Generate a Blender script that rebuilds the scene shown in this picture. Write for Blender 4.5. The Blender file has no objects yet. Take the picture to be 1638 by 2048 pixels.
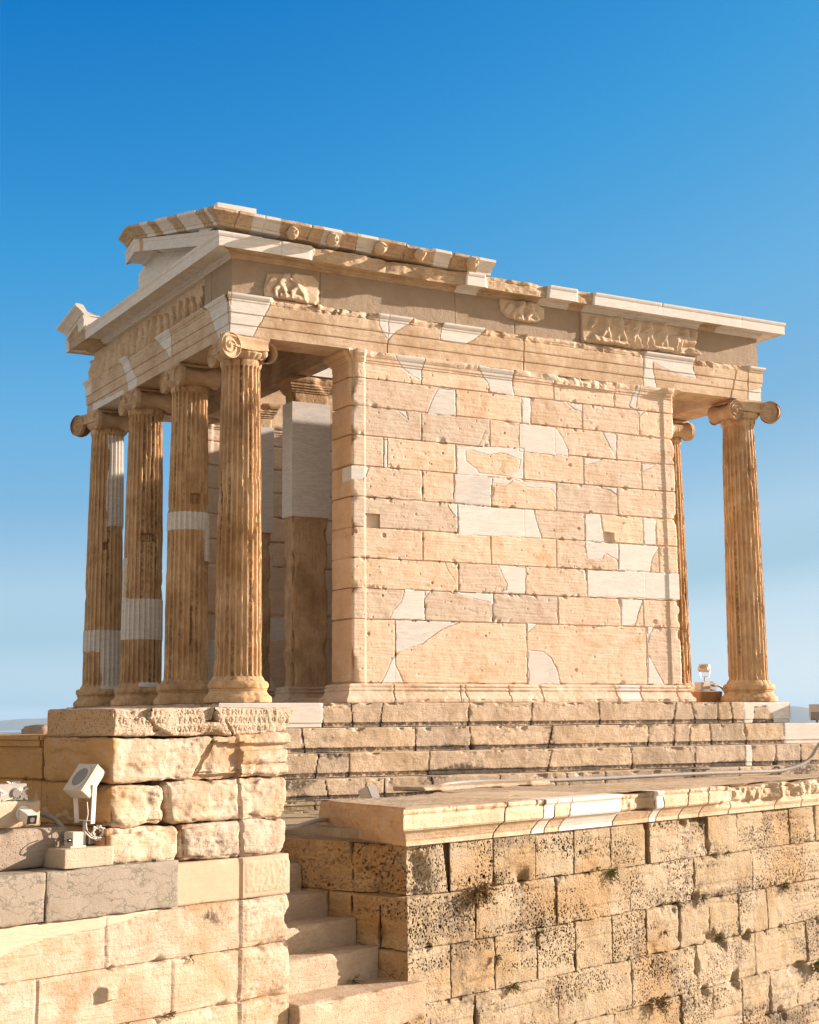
import bpy, math, random
import numpy as np
from mathutils import Vector, Matrix

# ------------------------------------------------------------------ camera, sky, sun, exposure
scene = bpy.context.scene
C = scene.collection
YAW, PITCH, ROLL = 0.5190, 0.1521, -0.0072
cam = bpy.data.cameras.new('camera'); camo = bpy.data.objects.new('camera', cam); C.objects.link(camo)
fw = Vector((math.sin(YAW)*math.cos(PITCH), math.cos(YAW)*math.cos(PITCH), math.sin(PITCH)))
ri = Vector((math.cos(YAW), -math.sin(YAW), 0)); up = ri.cross(fw)
rr = ri*math.cos(ROLL)+up*math.sin(ROLL); uu = -ri*math.sin(ROLL)+up*math.cos(ROLL)
camo.matrix_world = Matrix(((rr.x,uu.x,-fw.x,-6.6072),(rr.y,uu.y,-fw.y,-15.3843),(rr.z,uu.z,-fw.z,-0.1687),(0,0,0,1)))
cam.sensor_fit = 'AUTO'; cam.sensor_width = 36; cam.lens = 3018.4768/2048*36
cam.shift_y = -(1024-972.765)/2048; cam.clip_start = .1; cam.clip_end = 90000
scene.camera = camo
SUN_EL, SUN_OFF = math.radians(16.5), math.radians(14.5)       # height, and angle in front of the long wall
sdir = Vector((math.cos(SUN_OFF)*math.cos(SUN_EL), -math.sin(SUN_OFF)*math.cos(SUN_EL), math.sin(SUN_EL)))
w = bpy.data.worlds.new('World'); scene.world = w; w.use_nodes = True
nt = w.node_tree; nt.nodes.clear()
wo = nt.nodes.new('ShaderNodeOutputWorld'); bg = nt.nodes.new('ShaderNodeBackground')
sky = nt.nodes.new('ShaderNodeTexSky'); sky.sky_type = 'NISHITA'; sky.sun_disc = False
sky.sun_elevation = SUN_EL; sky.sun_rotation = math.atan2(sdir.x, sdir.y)
sky.altitude = 150; sky.air_density = 1.0; sky.dust_density = 0.6; sky.ozone_density = 2.2
EXPO = 1.08
def wn(t, **k):
    n = nt.nodes.new(t)
    for a, b in k.items(): setattr(n, a, b)
    return n
# the clear sky over the sea is deep blue, paling to the horizon and the sun: the sky's own brightness graded through a ramp
bw = wn('ShaderNodeSeparateColor'); nt.links.new(sky.outputs['Color'], bw.inputs[0])
mr = wn('ShaderNodeMapRange'); nt.links.new(bw.outputs[0], mr.inputs[0]); mr.inputs[1].default_value = .8; mr.inputs[2].default_value = 6.8
rp = wn('ShaderNodeValToRGB'); nt.links.new(mr.outputs[0], rp.inputs[0])
stops = [(.86, (.0, .185, .575)), (1.26, (.045, .33, .70)), (1.74, (.14, .44, .76)), (2.23, (.22, .48, .74)), (3.05, (.42, .63, .80)), (3.63, (.40, .61, .76)), (4.2, (.56, .74, .86)), (5.4, (.71, .83, .90))]
e = rp.color_ramp.elements
while len(e) < len(stops): e.new(.5)
for k, (l, c) in enumerate(stops): e[k].position = (l-.8)/6.0; e[k].color = (*c, 1)
sc_ = wn('ShaderNodeVectorMath', operation='SCALE'); nt.links.new(rp.outputs[0], sc_.inputs[0]); sc_.inputs['Scale'].default_value = 1/(.15*2**EXPO)
# outside the view: paler sky with an added warm tint that warms the shade
hs = wn('ShaderNodeHueSaturation'); hs.inputs['Saturation'].default_value = .42; nt.links.new(sky.outputs['Color'], hs.inputs['Color'])
mu = wn('ShaderNodeVectorMath', operation='MULTIPLY'); nt.links.new(hs.outputs[0], mu.inputs[0]); mu.inputs[1].default_value = (.78, .63, .50)
tc = wn('ShaderNodeTexCoord'); dt = wn('ShaderNodeVectorMath', operation='DOT_PRODUCT'); nt.links.new(tc.outputs['Generated'], dt.inputs[0]); dt.inputs[1].default_value = (.49, .855, .17)
m2 = wn('ShaderNodeMapRange', interpolation_type='SMOOTHSTEP'); nt.links.new(dt.outputs['Value'], m2.inputs[0]); m2.inputs[1].default_value = .45; m2.inputs[2].default_value = .80
mx = wn('ShaderNodeMix', data_type='RGBA'); nt.links.new(m2.outputs[0], mx.inputs[0]); nt.links.new(mu.outputs[0], mx.inputs[6]); nt.links.new(sc_.outputs[0], mx.inputs[7])
nt.links.new(mx.outputs[2], bg.inputs['Color']); bg.inputs['Strength'].default_value = 0.15
nt.links.new(bg.outputs[0], wo.inputs['Surface'])
sl = bpy.data.lights.new('sun', 'SUN'); sl.energy = 5.0; sl.angle = math.radians(.5); sl.color = (1, .825, .695)
so = bpy.data.objects.new('sun', sl); C.objects.link(so); so.rotation_euler = sdir.to_track_quat('Z', 'Y').to_euler()
so.location = (20, -20, 30)
vs = scene.view_settings
scene.display_settings.display_device = 'sRGB'
vs.view_transform = 'Standard'; vs.look = 'None'; vs.gamma = 1; vs.exposure = EXPO; vs.use_curve_mapping = False

# ------------------------------------------------------------------ measured joints and repairs, in metres
DATA = {'A': [-0.46, -4.543, -1.613],
 'B0': [-1.694, -4.958, -1.494],
 'acro-0.2': [(-0.393, -0.2, 5.571), (0.087, -0.2, 5.575), (0.088, -0.2, 5.457)],
 'acro-0.3': [(-0.434, -0.3, 5.534), (0.043, -0.3, 5.537), (0.044, -0.3, 5.42)],
 'acro0': [(-0.311, 0.0, 5.647), (0.175, 0.0, 5.651), (0.176, -0.0, 5.531)],
 'ar_broken': [(0.238, 0.816), (0.861, 1.614), (2.115, 2.517), (3.131, 3.697), (3.72, 5.572), (6.42, 7.351)],
 'ar_joints': [1.764, 3.69, 5.559, 7.104, 7.353],
 'ar_patches': [[(-0.247, 4.557), (0.242, 4.548), (0.22, 4.404), (0.04, 4.058), (-0.241, 4.067)], [(1.619, 4.558), (2.111, 4.566), (2.039, 4.444), (1.864, 4.345), (1.765, 4.222), (1.642, 4.373)],
                [(2.523, 4.573), (3.124, 4.568), (3.07, 4.469), (2.91, 4.347), (2.804, 4.3), (2.469, 4.317), (2.482, 4.409)],
                [(5.578, 4.549), (6.406, 4.557), (6.383, 4.381), (6.456, 4.264), (6.222, 4.264), (5.918, 4.33), (5.708, 4.404), (5.719, 4.308), (5.785, 4.071), (5.559, 4.06)],
                [(7.367, 4.539), (7.708, 4.564), (7.61, 4.464), (7.364, 4.488)], [(7.364, 4.196), (7.604, 4.251), (7.592, 4.041), (7.35, 4.055)]],
 'are_patches': [[(0.528, 4.574), (-0.187, 4.56), (-0.201, 4.075), (0.093, 4.056), (0.208, 4.212), (0.327, 4.459)], [(2.092, 4.55), (1.545, 4.567), (1.589, 4.158), (1.755, 4.31), (1.954, 4.424)],
                 [(3.462, 4.581), (3.166, 4.555), (3.008, 4.335), (2.821, 4.174), (2.849, 4.057), (3.171, 4.058), (3.223, 4.305)], [(4.647, 4.171), (3.322, 4.125), (3.352, 4.03), (4.594, 4.029)],
                 [(5.055, 4.57), (4.635, 4.552), (4.657, 4.305), (4.883, 4.321)]],
 'ba_joints': [[0.525, 1.109, 1.707, 2.296, 2.881, 3.474, 4.067, 4.648, 5.251, 5.843, 6.418, 7.007], [0.857, 2.013, 3.201, 4.371, 5.531, 6.722],
               [0.53, 1.116, 1.707, 2.285, 2.875, 3.461, 4.049, 4.627, 5.224, 5.813, 6.412], [0.839, 2.004, 3.182, 4.371, 5.543, 6.691], [2.87, 4.055, 4.645, 5.238, 5.827, 6.411]],
 'cap_broken': [4.172, 5.114],
 'cap_patches': [[(1.825, 4.063), (2.25, 4.066), (2.222, 3.796), (2.084, 3.848), (1.936, 3.942)], [(2.984, 4.058), (3.517, 4.053), (3.515, 3.979), (3.551, 3.74), (3.185, 3.76), (3.165, 3.872)],
                 [(3.993, 4.072), (4.173, 4.068), (4.142, 3.948)], [(5.455, 4.073), (5.5, 4.066), (5.47, 3.821), (5.443, 3.746), (5.341, 3.784)]],
 'capjoints': [2.222, 3.185, 3.536, 4.151, 5.108],
 'd': [0.9478, 0.319],
 'dl': [0.9563, 0.2924],
 'fr_joints': [0.884, 2.714, 3.578, 4.574, 6.479],
 'fr_reliefs': [[(0.224, 4.832), (0.789, 4.891), (0.884, 4.806), (0.873, 4.586), (0.837, 4.527), (0.192, 4.549), (0.18, 4.643)],
                [(3.345, 4.961), (3.865, 4.984), (4.03, 4.911), (4.027, 4.768), (3.844, 4.698), (3.679, 4.689), (3.462, 4.72), (3.369, 4.801)],
                [(4.593, 4.941), (6.299, 4.949), (6.455, 4.93), (6.454, 4.567), (6.22, 4.565), (5.79, 4.565), (5.428, 4.548), (4.898, 4.546), (4.581, 4.544)]],
 'fre_panels': [0.609, 2.333, 3.793, 5.084],
 'ge_broken': [(0.642, 2.722), (3.0, 3.929), (4.367, 4.617)],
 'ge_joints': [0.27, 1.615, 5.707, 7.065],
 'si_joints': [-0.295, 0.019, 0.595, 1.203, 1.833, 2.472, 2.717],
 'si_white': [(-0.105, 0.235), (0.756, 0.99), (1.215, 1.442), (2.237, 2.46), (2.847, 4.0)],
 'st_inset': [(7.113, -0.064), (7.32, -0.053), (7.425, -0.156), (7.46, -0.27), (7.08, -0.267)],
 'st_joints': [[0.852, 1.216, 1.592, 2.739, 3.63, 4.615, 5.79, 6.098, 6.493, 6.719, 6.935], [0.466, 1.853, 2.558, 3.671, 5.116, 5.509, 5.76, 6.092, 6.666, 7.326],
               [0.473, 0.849, 1.828, 3.44, 4.613, 5.56, 6.379, 6.485, 6.864, 7.294], [0.447, 0.899, 1.118, 1.707, 2.549, 3.299, 3.477, 3.984, 5.287, 5.983, 6.624]],
 'st_white': [[(-1.0, 0.852), (6.935, 9.0)], [(7.326, 9.0)], [(6.382, 6.488)], []],
 'wall_holes': [[(1.456, 2.156), (1.647, 2.157), (1.647, 1.992), (1.456, 1.993)], [(4.882, 2.126), (5.043, 2.125), (5.038, 1.995), (4.878, 1.999)]],
 'wall_insets': [[(2.832, 2.994), (2.928, 3.014), (3.149, 2.975), (3.335, 3.013), (3.441, 2.999), (3.628, 2.946), (3.599, 2.841), (3.462, 2.729), (3.224, 2.734), (3.028, 2.742), (3.002, 2.785), (2.835, 2.868)]],
 'wall_joints': [[2.703, 3.656, 3.79, 4.589, 5.502], [2.22, 3.186, 3.648, 4.15, 5.113], [1.703, 1.75, 2.693, 3.67, 4.588, 5.511], [2.227, 2.665, 3.197, 4.161, 5.112], [2.711, 3.669, 4.585, 4.841, 5.512, 5.718],
                 [2.223, 3.177, 4.142, 5.095, 5.753], [2.715, 3.675, 4.602, 5.512], [2.233, 3.193, 4.146, 5.11, 5.474], [1.841, 3.673, 5.505]],
 'wall_patches': [[(2.462, 3.731), (2.705, 3.729), (2.701, 3.408), (2.306, 3.404), (2.358, 3.565)], [(3.659, 3.728), (3.795, 3.735), (3.788, 3.406), (3.652, 3.412)], [(1.883, 3.397), (2.006, 3.398), (2.043, 3.313)],
                  [(1.704, 3.039), (1.751, 3.043), (1.749, 2.705), (1.703, 2.701)], [(3.67, 3.726), (3.806, 3.723), (3.799, 3.412), (3.663, 3.409)], [(4.332, 3.733), (4.594, 3.736), (4.583, 3.645), (4.484, 3.654)],
                  [(5.473, 3.744), (5.592, 3.741), (5.505, 3.668)], [(3.622, 3.4), (4.155, 3.402), (4.277, 3.274), (4.343, 3.14), (4.36, 3.049), (3.615, 3.051)],
                  [(4.896, 3.405), (5.121, 3.394), (5.111, 3.085), (5.014, 3.231)], [(4.599, 3.049), (4.893, 3.045), (4.662, 2.963), (4.596, 2.963)], [(5.52, 3.046), (5.759, 3.048), (5.525, 2.939)],
                  [(1.211, 2.694), (1.512, 2.694), (1.441, 2.541), (1.226, 2.531)], [(2.677, 2.701), (3.203, 2.698), (3.189, 2.339), (2.655, 2.355)],
                  [(3.203, 2.698), (4.156, 2.681), (4.152, 2.528), (4.08, 2.615), (3.753, 2.616), (3.521, 2.691), (3.431, 2.63), (3.202, 2.629)], [(4.832, 2.691), (5.109, 2.701), (5.098, 2.606), (5.003, 2.662)],
                  [(2.56, 2.334), (2.706, 2.338), (2.711, 2.162), (2.643, 2.217)], [(2.713, 2.338), (3.8, 2.338), (3.834, 2.25), (3.902, 2.072), (3.926, 1.992), (2.718, 1.979)],
                  [(4.593, 2.341), (4.839, 2.34), (4.87, 2.11), (4.885, 1.993), (4.59, 1.996)], [(5.518, 2.34), (5.736, 2.337), (5.71, 2.187), (5.723, 1.998), (5.513, 1.994)],
                  [(4.582, 1.993), (5.107, 1.983), (5.1, 1.775), (4.918, 1.841), (4.872, 1.832), (4.859, 1.77), (4.606, 1.774)], [(5.107, 1.983), (5.762, 1.984), (5.636, 1.821), (5.602, 1.647), (5.095, 1.651)],
                  [(3.271, 1.639), (3.676, 1.627), (3.669, 1.301), (3.236, 1.309), (3.387, 1.35), (3.399, 1.424), (3.338, 1.495)], [(4.601, 1.636), (6.089, 1.648), (6.074, 1.31), (4.591, 1.302)],
                  [(1.971, 1.294), (2.248, 1.287), (2.239, 0.954), (1.769, 0.951), (1.818, 1.055), (1.921, 1.143)], [(2.564, 1.292), (3.194, 1.29), (3.192, 1.174)], [(2.249, 1.295), (2.314, 1.283), (2.248, 1.21)],
                  [(5.129, 1.295), (5.477, 1.285), (5.394, 1.143), (5.336, 0.957), (5.109, 0.957)], [(1.849, 0.944), (2.727, 0.938), (2.475, 0.847), (2.21, 0.686), (1.847, 0.568)],
                  [(1.837, 0.54), (1.858, 0.401), (1.953, 0.222), (1.654, 0.221)], [(3.686, 0.947), (3.828, 0.945), (3.683, 0.83)],
                  [(3.689, 0.63), (3.902, 0.613), (4.026, 0.541), (4.113, 0.395), (4.155, 0.218), (3.679, 0.216)], [(5.523, 0.946), (5.629, 0.948), (5.558, 0.854), (5.534, 0.745)],
                  [(5.528, 0.592), (5.78, 0.226), (5.514, 0.224)], [(2.709, 3.045), (3.677, 3.098), (3.669, 2.71), (2.704, 2.696)]],
 'wall_rows': [3.747, 3.411, 3.066, 2.71, 2.349, 1.995, 1.643, 1.295, 0.942, 0.225]}
DATA_CABLE = [(1.358, -1.9, -0.913), (1.519, -1.75, -0.873), (1.749, -1.62, -0.853), (2.153, -1.52, -0.846), (2.678, -1.5, -0.861), (3.087, -1.48, -0.861), (3.79, -1.45, -0.859), (4.525, -1.42, -0.85), (5.284, -1.4, -0.841), (6.077, -1.38, -0.842), (6.578, -1.36, -0.837), (6.91, -1.36, -0.778), (7.099, -1.36, -0.69), (7.17, -1.38, -0.588), (7.267, -1.4, -0.479)]
# ------------------------------------------------------------------ helpers: noise
def _h(ix, iy, iz, seed):
    h = (ix.astype(np.uint32)*np.uint32(374761393)) ^ (iy.astype(np.uint32)*np.uint32(668265263)) ^ (iz.astype(np.uint32)*np.uint32(2147483647)) ^ np.uint32((seed*974711+12345) & 0xffffffff)
    h = (h ^ (h >> np.uint32(13)))*np.uint32(1274126177)
    h = (h ^ (h >> np.uint32(15)))*np.uint32(2246822519)
    h = h ^ (h >> np.uint32(16))
    return (h & np.uint32(0xffff)).astype(np.float32)/np.float32(32767.5)-1
def vn(x, y, z, seed=0):
    """smooth value noise, -1..1"""
    x = np.asarray(x, np.float32); y = np.asarray(y, np.float32)+0*x; z = np.asarray(z, np.float32)+0*x
    fx, fy, fz = np.floor(x), np.floor(y), np.floor(z)
    ix, iy, iz = fx.astype(np.int64), fy.astype(np.int64), fz.astype(np.int64)
    tx, ty, tz = x-fx, y-fy, z-fz
    tx = tx*tx*(3-2*tx); ty = ty*ty*(3-2*ty); tz = tz*tz*(3-2*tz)
    def L(dz):
        a = _h(ix, iy, iz+dz, seed); b = _h(ix+1, iy, iz+dz, seed); c = _h(ix, iy+1, iz+dz, seed); d = _h(ix+1, iy+1, iz+dz, seed)
        ab = a+(b-a)*tx; cd = c+(d-c)*tx
        return ab+(cd-ab)*ty
    l0 = L(0); l1 = L(1)
    return l0+(l1-l0)*tz
def fbm(x, y, z, f=1., o=4, seed=0, gain=.5):
    s = 0; a = 1.; n = 0
    for k in range(o):
        s = s+a*vn(x*f+k*7.3, y*f+k*3.1, z*f-k*5.7, seed+k); n += a; a *= gain; f *= 2.03
    return s/n
def sst(a, b, x):
    t = np.clip((x-a)/(b-a), 0, 1); return t*t*(3-2*t)
def inpoly(px, py, poly):
    """(inside mask, distance to outline)"""
    n = len(poly); ins = np.zeros(px.shape, bool); dist = np.full(px.shape, 9., np.float32)
    for i in range(n):
        x0, y0 = poly[i]; x1, y1 = poly[(i+1) % n]
        if y0 != y1:
            c = ((y0 > py) != (y1 > py)) & (px < (x1-x0)*(py-y0)/(y1-y0)+x0); ins ^= c
        dx, dy = x1-x0, y1-y0; l2 = dx*dx+dy*dy+1e-12
        t = np.clip(((px-x0)*dx+(py-y0)*dy)/l2, 0, 1)
        dist = np.minimum(dist, np.hypot(px-x0-t*dx, py-y0-t*dy))
    return ins, dist
def polymask(u, v, polys, warp=.012, seed=3, f=9.):
    """union of polygons with an irregular outline: (mask, groove distance)"""
    m = np.zeros(u.shape, bool); d = np.full(u.shape, 9., np.float32); polymask.ids = np.zeros(u.shape, np.int32)
    for k, p in enumerate(polys):
        a = np.array(p); x0, y0 = a.min(0)-.06; x1, y1 = a.max(0)+.06
        idx = np.nonzero((u > x0) & (u < x1) & (v > y0) & (v < y1))[0]
        if len(idx) == 0: continue
        us, vs_ = u[idx], v[idx]
        us2 = us+warp*fbm(us, vs_, k*3.1, f, 3, seed); vs2 = vs_+warp*fbm(us, vs_, k*3.1+9, f, 3, seed+1)
        i, dd = inpoly(us2, vs2, p)
        m[idx] |= i; polymask.ids[idx[i]] = k+1; d[idx] = np.minimum(d[idx], dd)
    return m, d

# ------------------------------------------------------------------ helpers: objects
def link(name, me, mat=None, parent=None):
    o = bpy.data.objects.new(name, me); C.objects.link(o)
    if mat is not None: me.materials.append(mat)
    if parent is not None: o.parent = parent
    return o
def tag(o, label=None, cat=None, group=None, kind=None):
    if label: o['label'] = label
    if cat: o['category'] = cat
    if group: o['group'] = group
    if kind: o['kind'] = kind
    return o
def empty(name, loc, label, cat, group=None):
    o = bpy.data.objects.new(name, None); C.objects.link(o); o.location = loc; o.empty_display_size = .2
    return tag(o, label, cat, group)
class MB:
    """collects quads / tris as numpy, with point attributes pat (new marble), tone, dark"""
    def __init__(s): s.V = []; s.Q = []; s.T = []; s.A = []; s.n = 0
    def add(s, V, Q=None, T=None, pat=0., tone=0., dark=0., rust_shade=0.):
        V = np.asarray(V, np.float32); n = len(V)
        if Q is not None and len(Q): s.Q.append(np.asarray(Q, np.int32)+s.n)
        if T is not None and len(T): s.T.append(np.asarray(T, np.int32)+s.n)
        A = np.zeros((n, 4), np.float32); A[:, 0] = pat; A[:, 1] = tone; A[:, 2] = dark; A[:, 3] = rust_shade
        s.V.append(V); s.A.append(A); s.n += n
    def build(s, name, mat, parent=None, angle=38, origin=None):
        V = np.concatenate(s.V); A = np.concatenate(s.A)
        par = np.array(parent.matrix_world.translation if parent is None else gloc(parent)) if parent is not None else np.zeros(3)
        org = np.array(origin) if origin is not None else (par if parent is not None else np.zeros(3))
        V = V-org.astype(np.float32)
        Q = np.concatenate(s.Q) if s.Q else np.zeros((0, 4), np.int32); T = np.concatenate(s.T) if s.T else np.zeros((0, 3), np.int32)
        me = bpy.data.meshes.new(name)
        me.vertices.add(len(V)); me.vertices.foreach_set('co', V.ravel())
        nl = Q.size+T.size; me.loops.add(nl)
        me.loops.foreach_set('vertex_index', np.concatenate([Q.ravel(), T.ravel()]).astype(np.int32))
        me.polygons.add(len(Q)+len(T))
        st = np.concatenate([np.arange(len(Q))*4, len(Q)*4+np.arange(len(T))*3]).astype(np.int32)
        me.polygons.foreach_set('loop_start', st)
        me.update(calc_edges=True); me.validate()
        for k, nm in enumerate(('pat', 'tone', 'dark', 'rust_shade')):
            at = me.attributes.new(nm, 'FLOAT', 'POINT'); at.data.foreach_set('value', np.ascontiguousarray(A[:, k]))
        if angle: me.set_sharp_from_angle(angle=math.radians(angle))
        o = link(name, me, mat, parent)
        o.location = Vector(org-par)
        return o
def gloc(o):
    v = Vector((0, 0, 0))
    while o is not None: v = v+o.location; o = o.parent
    return v
def grid_quads(nu, ns, off=0, closed=False):
    i = np.arange(nu if closed else nu-1)[:, None]; j = np.arange(ns-1)[None, :]
    a = i*ns+j; b = ((i+1) % nu)*ns+j
    return np.stack([a, b, b+1, a+1], -1).reshape(-1, 4)+off
def resample(prof, ds):
    out = [prof[0]]
    for a, b in zip(prof[:-1], prof[1:]):
        L = math.hypot(b[0]-a[0], b[1]-a[1]); n = max(1, int(math.ceil(L/ds)))
        for k in range(1, n+1): out.append((a[0]+(b[0]-a[0])*k/n, a[1]+(b[1]-a[1])*k/n))
    return np.array(out, np.float32)
def sweep(mb, path, prof, du, ds=.012, fn=None, closed=False, mitre0=None, mitre1=None):
    """runs a profile (out, z) along a plan path (x, y[, z]); outward is right of travel. fn(u, seg, out, z, X) -> dict of out, z, pat, tone, dark"""
    P = [np.array(list(p)+[0.]*(3-len(p)), np.float64) for p in path]; n = len(P)
    segs = n if closed else n-1
    if not hasattr(du, '__len__'): du = [du]*segs
    nr = []
    for k in range(segs):
        t = (P[(k+1) % n]-P[k])[:2]; t = t/np.linalg.norm(t); nr.append(np.array([t[1], -t[0]]))
    def mit(k):
        if closed: a, b = nr[(k-1) % segs], nr[k % segs]
        else:
            if k == 0: return nr[0] if mitre0 is None else np.array(mitre0)
            if k == n-1: return nr[-1] if mitre1 is None else np.array(mitre1)
            a, b = nr[k-1], nr[k]
        m = a+b; return m/(m@a)
    pr = resample(prof, ds); ns = len(pr)
    us, pos, out, seg = [], [], [], []; u0 = 0
    for k in range(segs):
        a, b = P[k], P[(k+1) % n]; L = np.linalg.norm((b-a)[:2]); m = max(1, int(round(L/du[k])))
        t = np.arange(0, m+(1 if (k == segs-1 and not closed) else 0))/m
        ma, mb_ = mit(k), mit((k+1) % n if closed else k+1)
        us.append(u0+t*L); pos.append(a+(b-a)*t[:, None]); out.append(ma+(mb_-ma)*t[:, None]); seg.append(np.full(len(t), k)); u0 += L
    us = np.concatenate(us); pos = np.concatenate(pos); out = np.concatenate(out); seg = np.concatenate(seg); nu = len(us)
    U = np.repeat(us, ns).astype(np.float32); S = np.repeat(seg, ns); O = np.tile(pr[:, 0], nu); Z = np.tile(pr[:, 1], nu)
    pos = np.repeat(pos, ns, 0); out = np.repeat(out, ns, 0)
    X = np.stack([pos[:, 0]+out[:, 0]*O, pos[:, 1]+out[:, 1]*O, pos[:, 2]+Z], 1).astype(np.float32)
    at = dict(pat=0., tone=0., dark=0., rust_shade=0.)
    if fn:
        r = fn(U, S, O, Z, X)
        O2 = r.get('out', O); Z2 = r.get('z', Z)
        X = np.stack([pos[:, 0]+out[:, 0]*O2, pos[:, 1]+out[:, 1]*O2, pos[:, 2]+Z2], 1)
        for k in at: at[k] = r.get(k, 0.)
    mb.add(X, grid_quads(nu, ns, 0, closed), **at)
    return nu, ns
def fan(mb, ring, **k):
    """closes an end with a fan (ring as ordered points)"""
    ring = np.asarray(ring, np.float32); c = ring.mean(0); n = len(ring)
    mb.add(np.vstack([ring, c]), None, [(i, (i+1) % n, n) for i in range(n)], **k)
def end_caps(mb, nu, ns, at=None):
    V = mb.V[-1]; A = mb.A[-1]
    a = V[:ns]; b = V[-ns:]
    pa, pb = A[:ns, 0].mean(), A[-ns:, 0].mean()
    fan(mb, a, pat=pa); fan(mb, b[::-1], pat=pb)
def box(mb, c, s, M=None, **k):
    """plain box with a small chamfer; c centre, s full sizes"""
    b = min(s)*.06
    lv = []
    h = np.array(s)/2
    for ax in range(3):
        for sg in (-1, 1):
            for p, q in ((-1, -1), (1, -1), (1, 1), (-1, 1)):
                v = np.zeros(3); v[ax] = sg*h[ax]; v[(ax+1) % 3] = p*(h[(ax+1) % 3]-b); v[(ax+2) % 3] = q*(h[(ax+2) % 3]-b); lv.append(v)
    lv = np.array(lv); F = []
    for f in range(6):
        q = [4*f, 4*f+1, 4*f+2, 4*f+3]; F.append(q if f % 2 else q[::-1])
    import itertools
    def fi(ax, sg): return 2*ax+(1 if sg > 0 else 0)
    def vi(ax, sg, other):   # vertex on face (ax,sg) with signs dict other
        p, q = other[(ax+1) % 3], other[(ax+2) % 3]
        return 4*fi(ax, sg)+{(-1, -1): 0, (1, -1): 1, (1, 1): 2, (-1, 1): 3}[(p, q)]
    T = []
    for a in range(3):
        bx_ = (a+1) % 3; cx = (a+2) % 3
        for sb in (-1, 1):
            for sc in (-1, 1):
                q = []
                for sa in (-1, 1):
                    o = {a: sa, bx_: sb, cx: sc}; q += [vi(bx_, sb, o), vi(cx, sc, o)]
                q = [q[0], q[1], q[3], q[2]]
                n = np.cross(lv[q[1]]-lv[q[0]], lv[q[2]]-lv[q[0]]); w_ = np.zeros(3); w_[bx_] = sb; w_[cx] = sc
                F.append(q if n@w_ > 0 else q[::-1])
    for sg in itertools.product((-1, 1), repeat=3):
        o = {0: sg[0], 1: sg[1], 2: sg[2]}; t = [vi(0, sg[0], o), vi(1, sg[1], o), vi(2, sg[2], o)]
        n = np.cross(lv[t[1]]-lv[t[0]], lv[t[2]]-lv[t[0]]); T.append(t if n@np.array(sg) > 0 else t[::-1])
    if M is not None: lv = lv@np.array(M).T
    mb.add(lv+np.array(c), F, T, **k)
def tube(mb, pts, r, n=8, caps=True, smooth=3, **k):
    P = np.array(pts, float)
    if smooth and len(P) > 2:        # Catmull-Rom
        Q = [P[0]]; E = np.vstack([2*P[0]-P[1], P, 2*P[-1]-P[-2]])
        for i in range(len(P)-1):
            a, b, c, d = E[i:i+4]
            for t in np.arange(1, smooth+1)/smooth:
                Q.append(.5*((2*b)+(c-a)*t+(2*a-5*b+4*c-d)*t*t+(3*b-a-3*c+d)*t**3))
        P = np.array(Q)
    r = np.full(len(P), r) if not hasattr(r, '__len__') else np.interp(np.linspace(0, 1, len(P)), np.linspace(0, 1, len(r)), r)
    T = np.gradient(P, axis=0); T /= np.linalg.norm(T, axis=1)[:, None]
    up_ = np.array([0, 0, 1.]) if abs(T[0][2]) < .9 else np.array([1., 0, 0]); V = []
    for i in range(len(P)):
        a = np.cross(T[i], up_); a /= np.linalg.norm(a); b = np.cross(a, T[i]); up_ = b
        th = np.arange(n)/n*2*np.pi
        V.append(P[i]+r[i]*(np.cos(th)[:, None]*a+np.sin(th)[:, None]*b))
    V = np.concatenate(V); m = len(P); Q = []
    for i in range(m-1):
        for j in range(n): Q.append((i*n+j, i*n+(j+1) % n, (i+1)*n+(j+1) % n, (i+1)*n+j))
    mb.add(V, np.array(Q)[:, ::-1], **k)
    if caps: fan(mb, V[:n], **k); fan(mb, V[-n:][::-1], **k)
def lathe(mb, prof, c=(0, 0, 0), n=48, fn=None, M=None, **k):
    """(r, z) profile turned about z; fn(theta, s, r, z) -> r"""
    pr = np.array(prof, np.float32); ns = len(pr); th = np.arange(n)/n*2*np.pi
    TH = np.repeat(th, ns); R_ = np.tile(pr[:, 0], n); Z = np.tile(pr[:, 1], n)
    if fn is not None: R_ = fn(TH, R_, Z)
    V = np.stack([R_*np.cos(TH), R_*np.sin(TH), Z], 1)
    if M is not None: V = V@np.array(M).T
    mb.add(V+np.array(c), grid_quads(n, ns, 0, True), **k)
def lattice(nx, ny, nz):
    faces = []
    for ax in range(3):
        N = (nx, ny, nz); a, b = (ax+1) % 3, (ax+2) % 3
        I, J = np.meshgrid(np.arange(N[a]+1), np.arange(N[b]+1), indexing='ij')
        for sg in (0, 1):
            P = np.zeros(I.shape+(3,), np.int64); P[..., ax] = N[ax]*sg; P[..., a] = I; P[..., b] = J
            faces.append((P.reshape(-1, 3), I.shape, sg))
    allP = np.concatenate([f[0] for f in faces]); key = (allP[:, 0]*(ny+1)+allP[:, 1])*(nz+1)+allP[:, 2]
    uq, first, inv = np.unique(key, return_index=True, return_inverse=True)
    Q = []; o = 0
    for P, sh, sg in faces:
        q = grid_quads(sh[0], sh[1], o); Q.append(q if sg else q[:, ::-1]); o += len(P)
    return allP[first], inv[np.concatenate(Q)]
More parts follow.
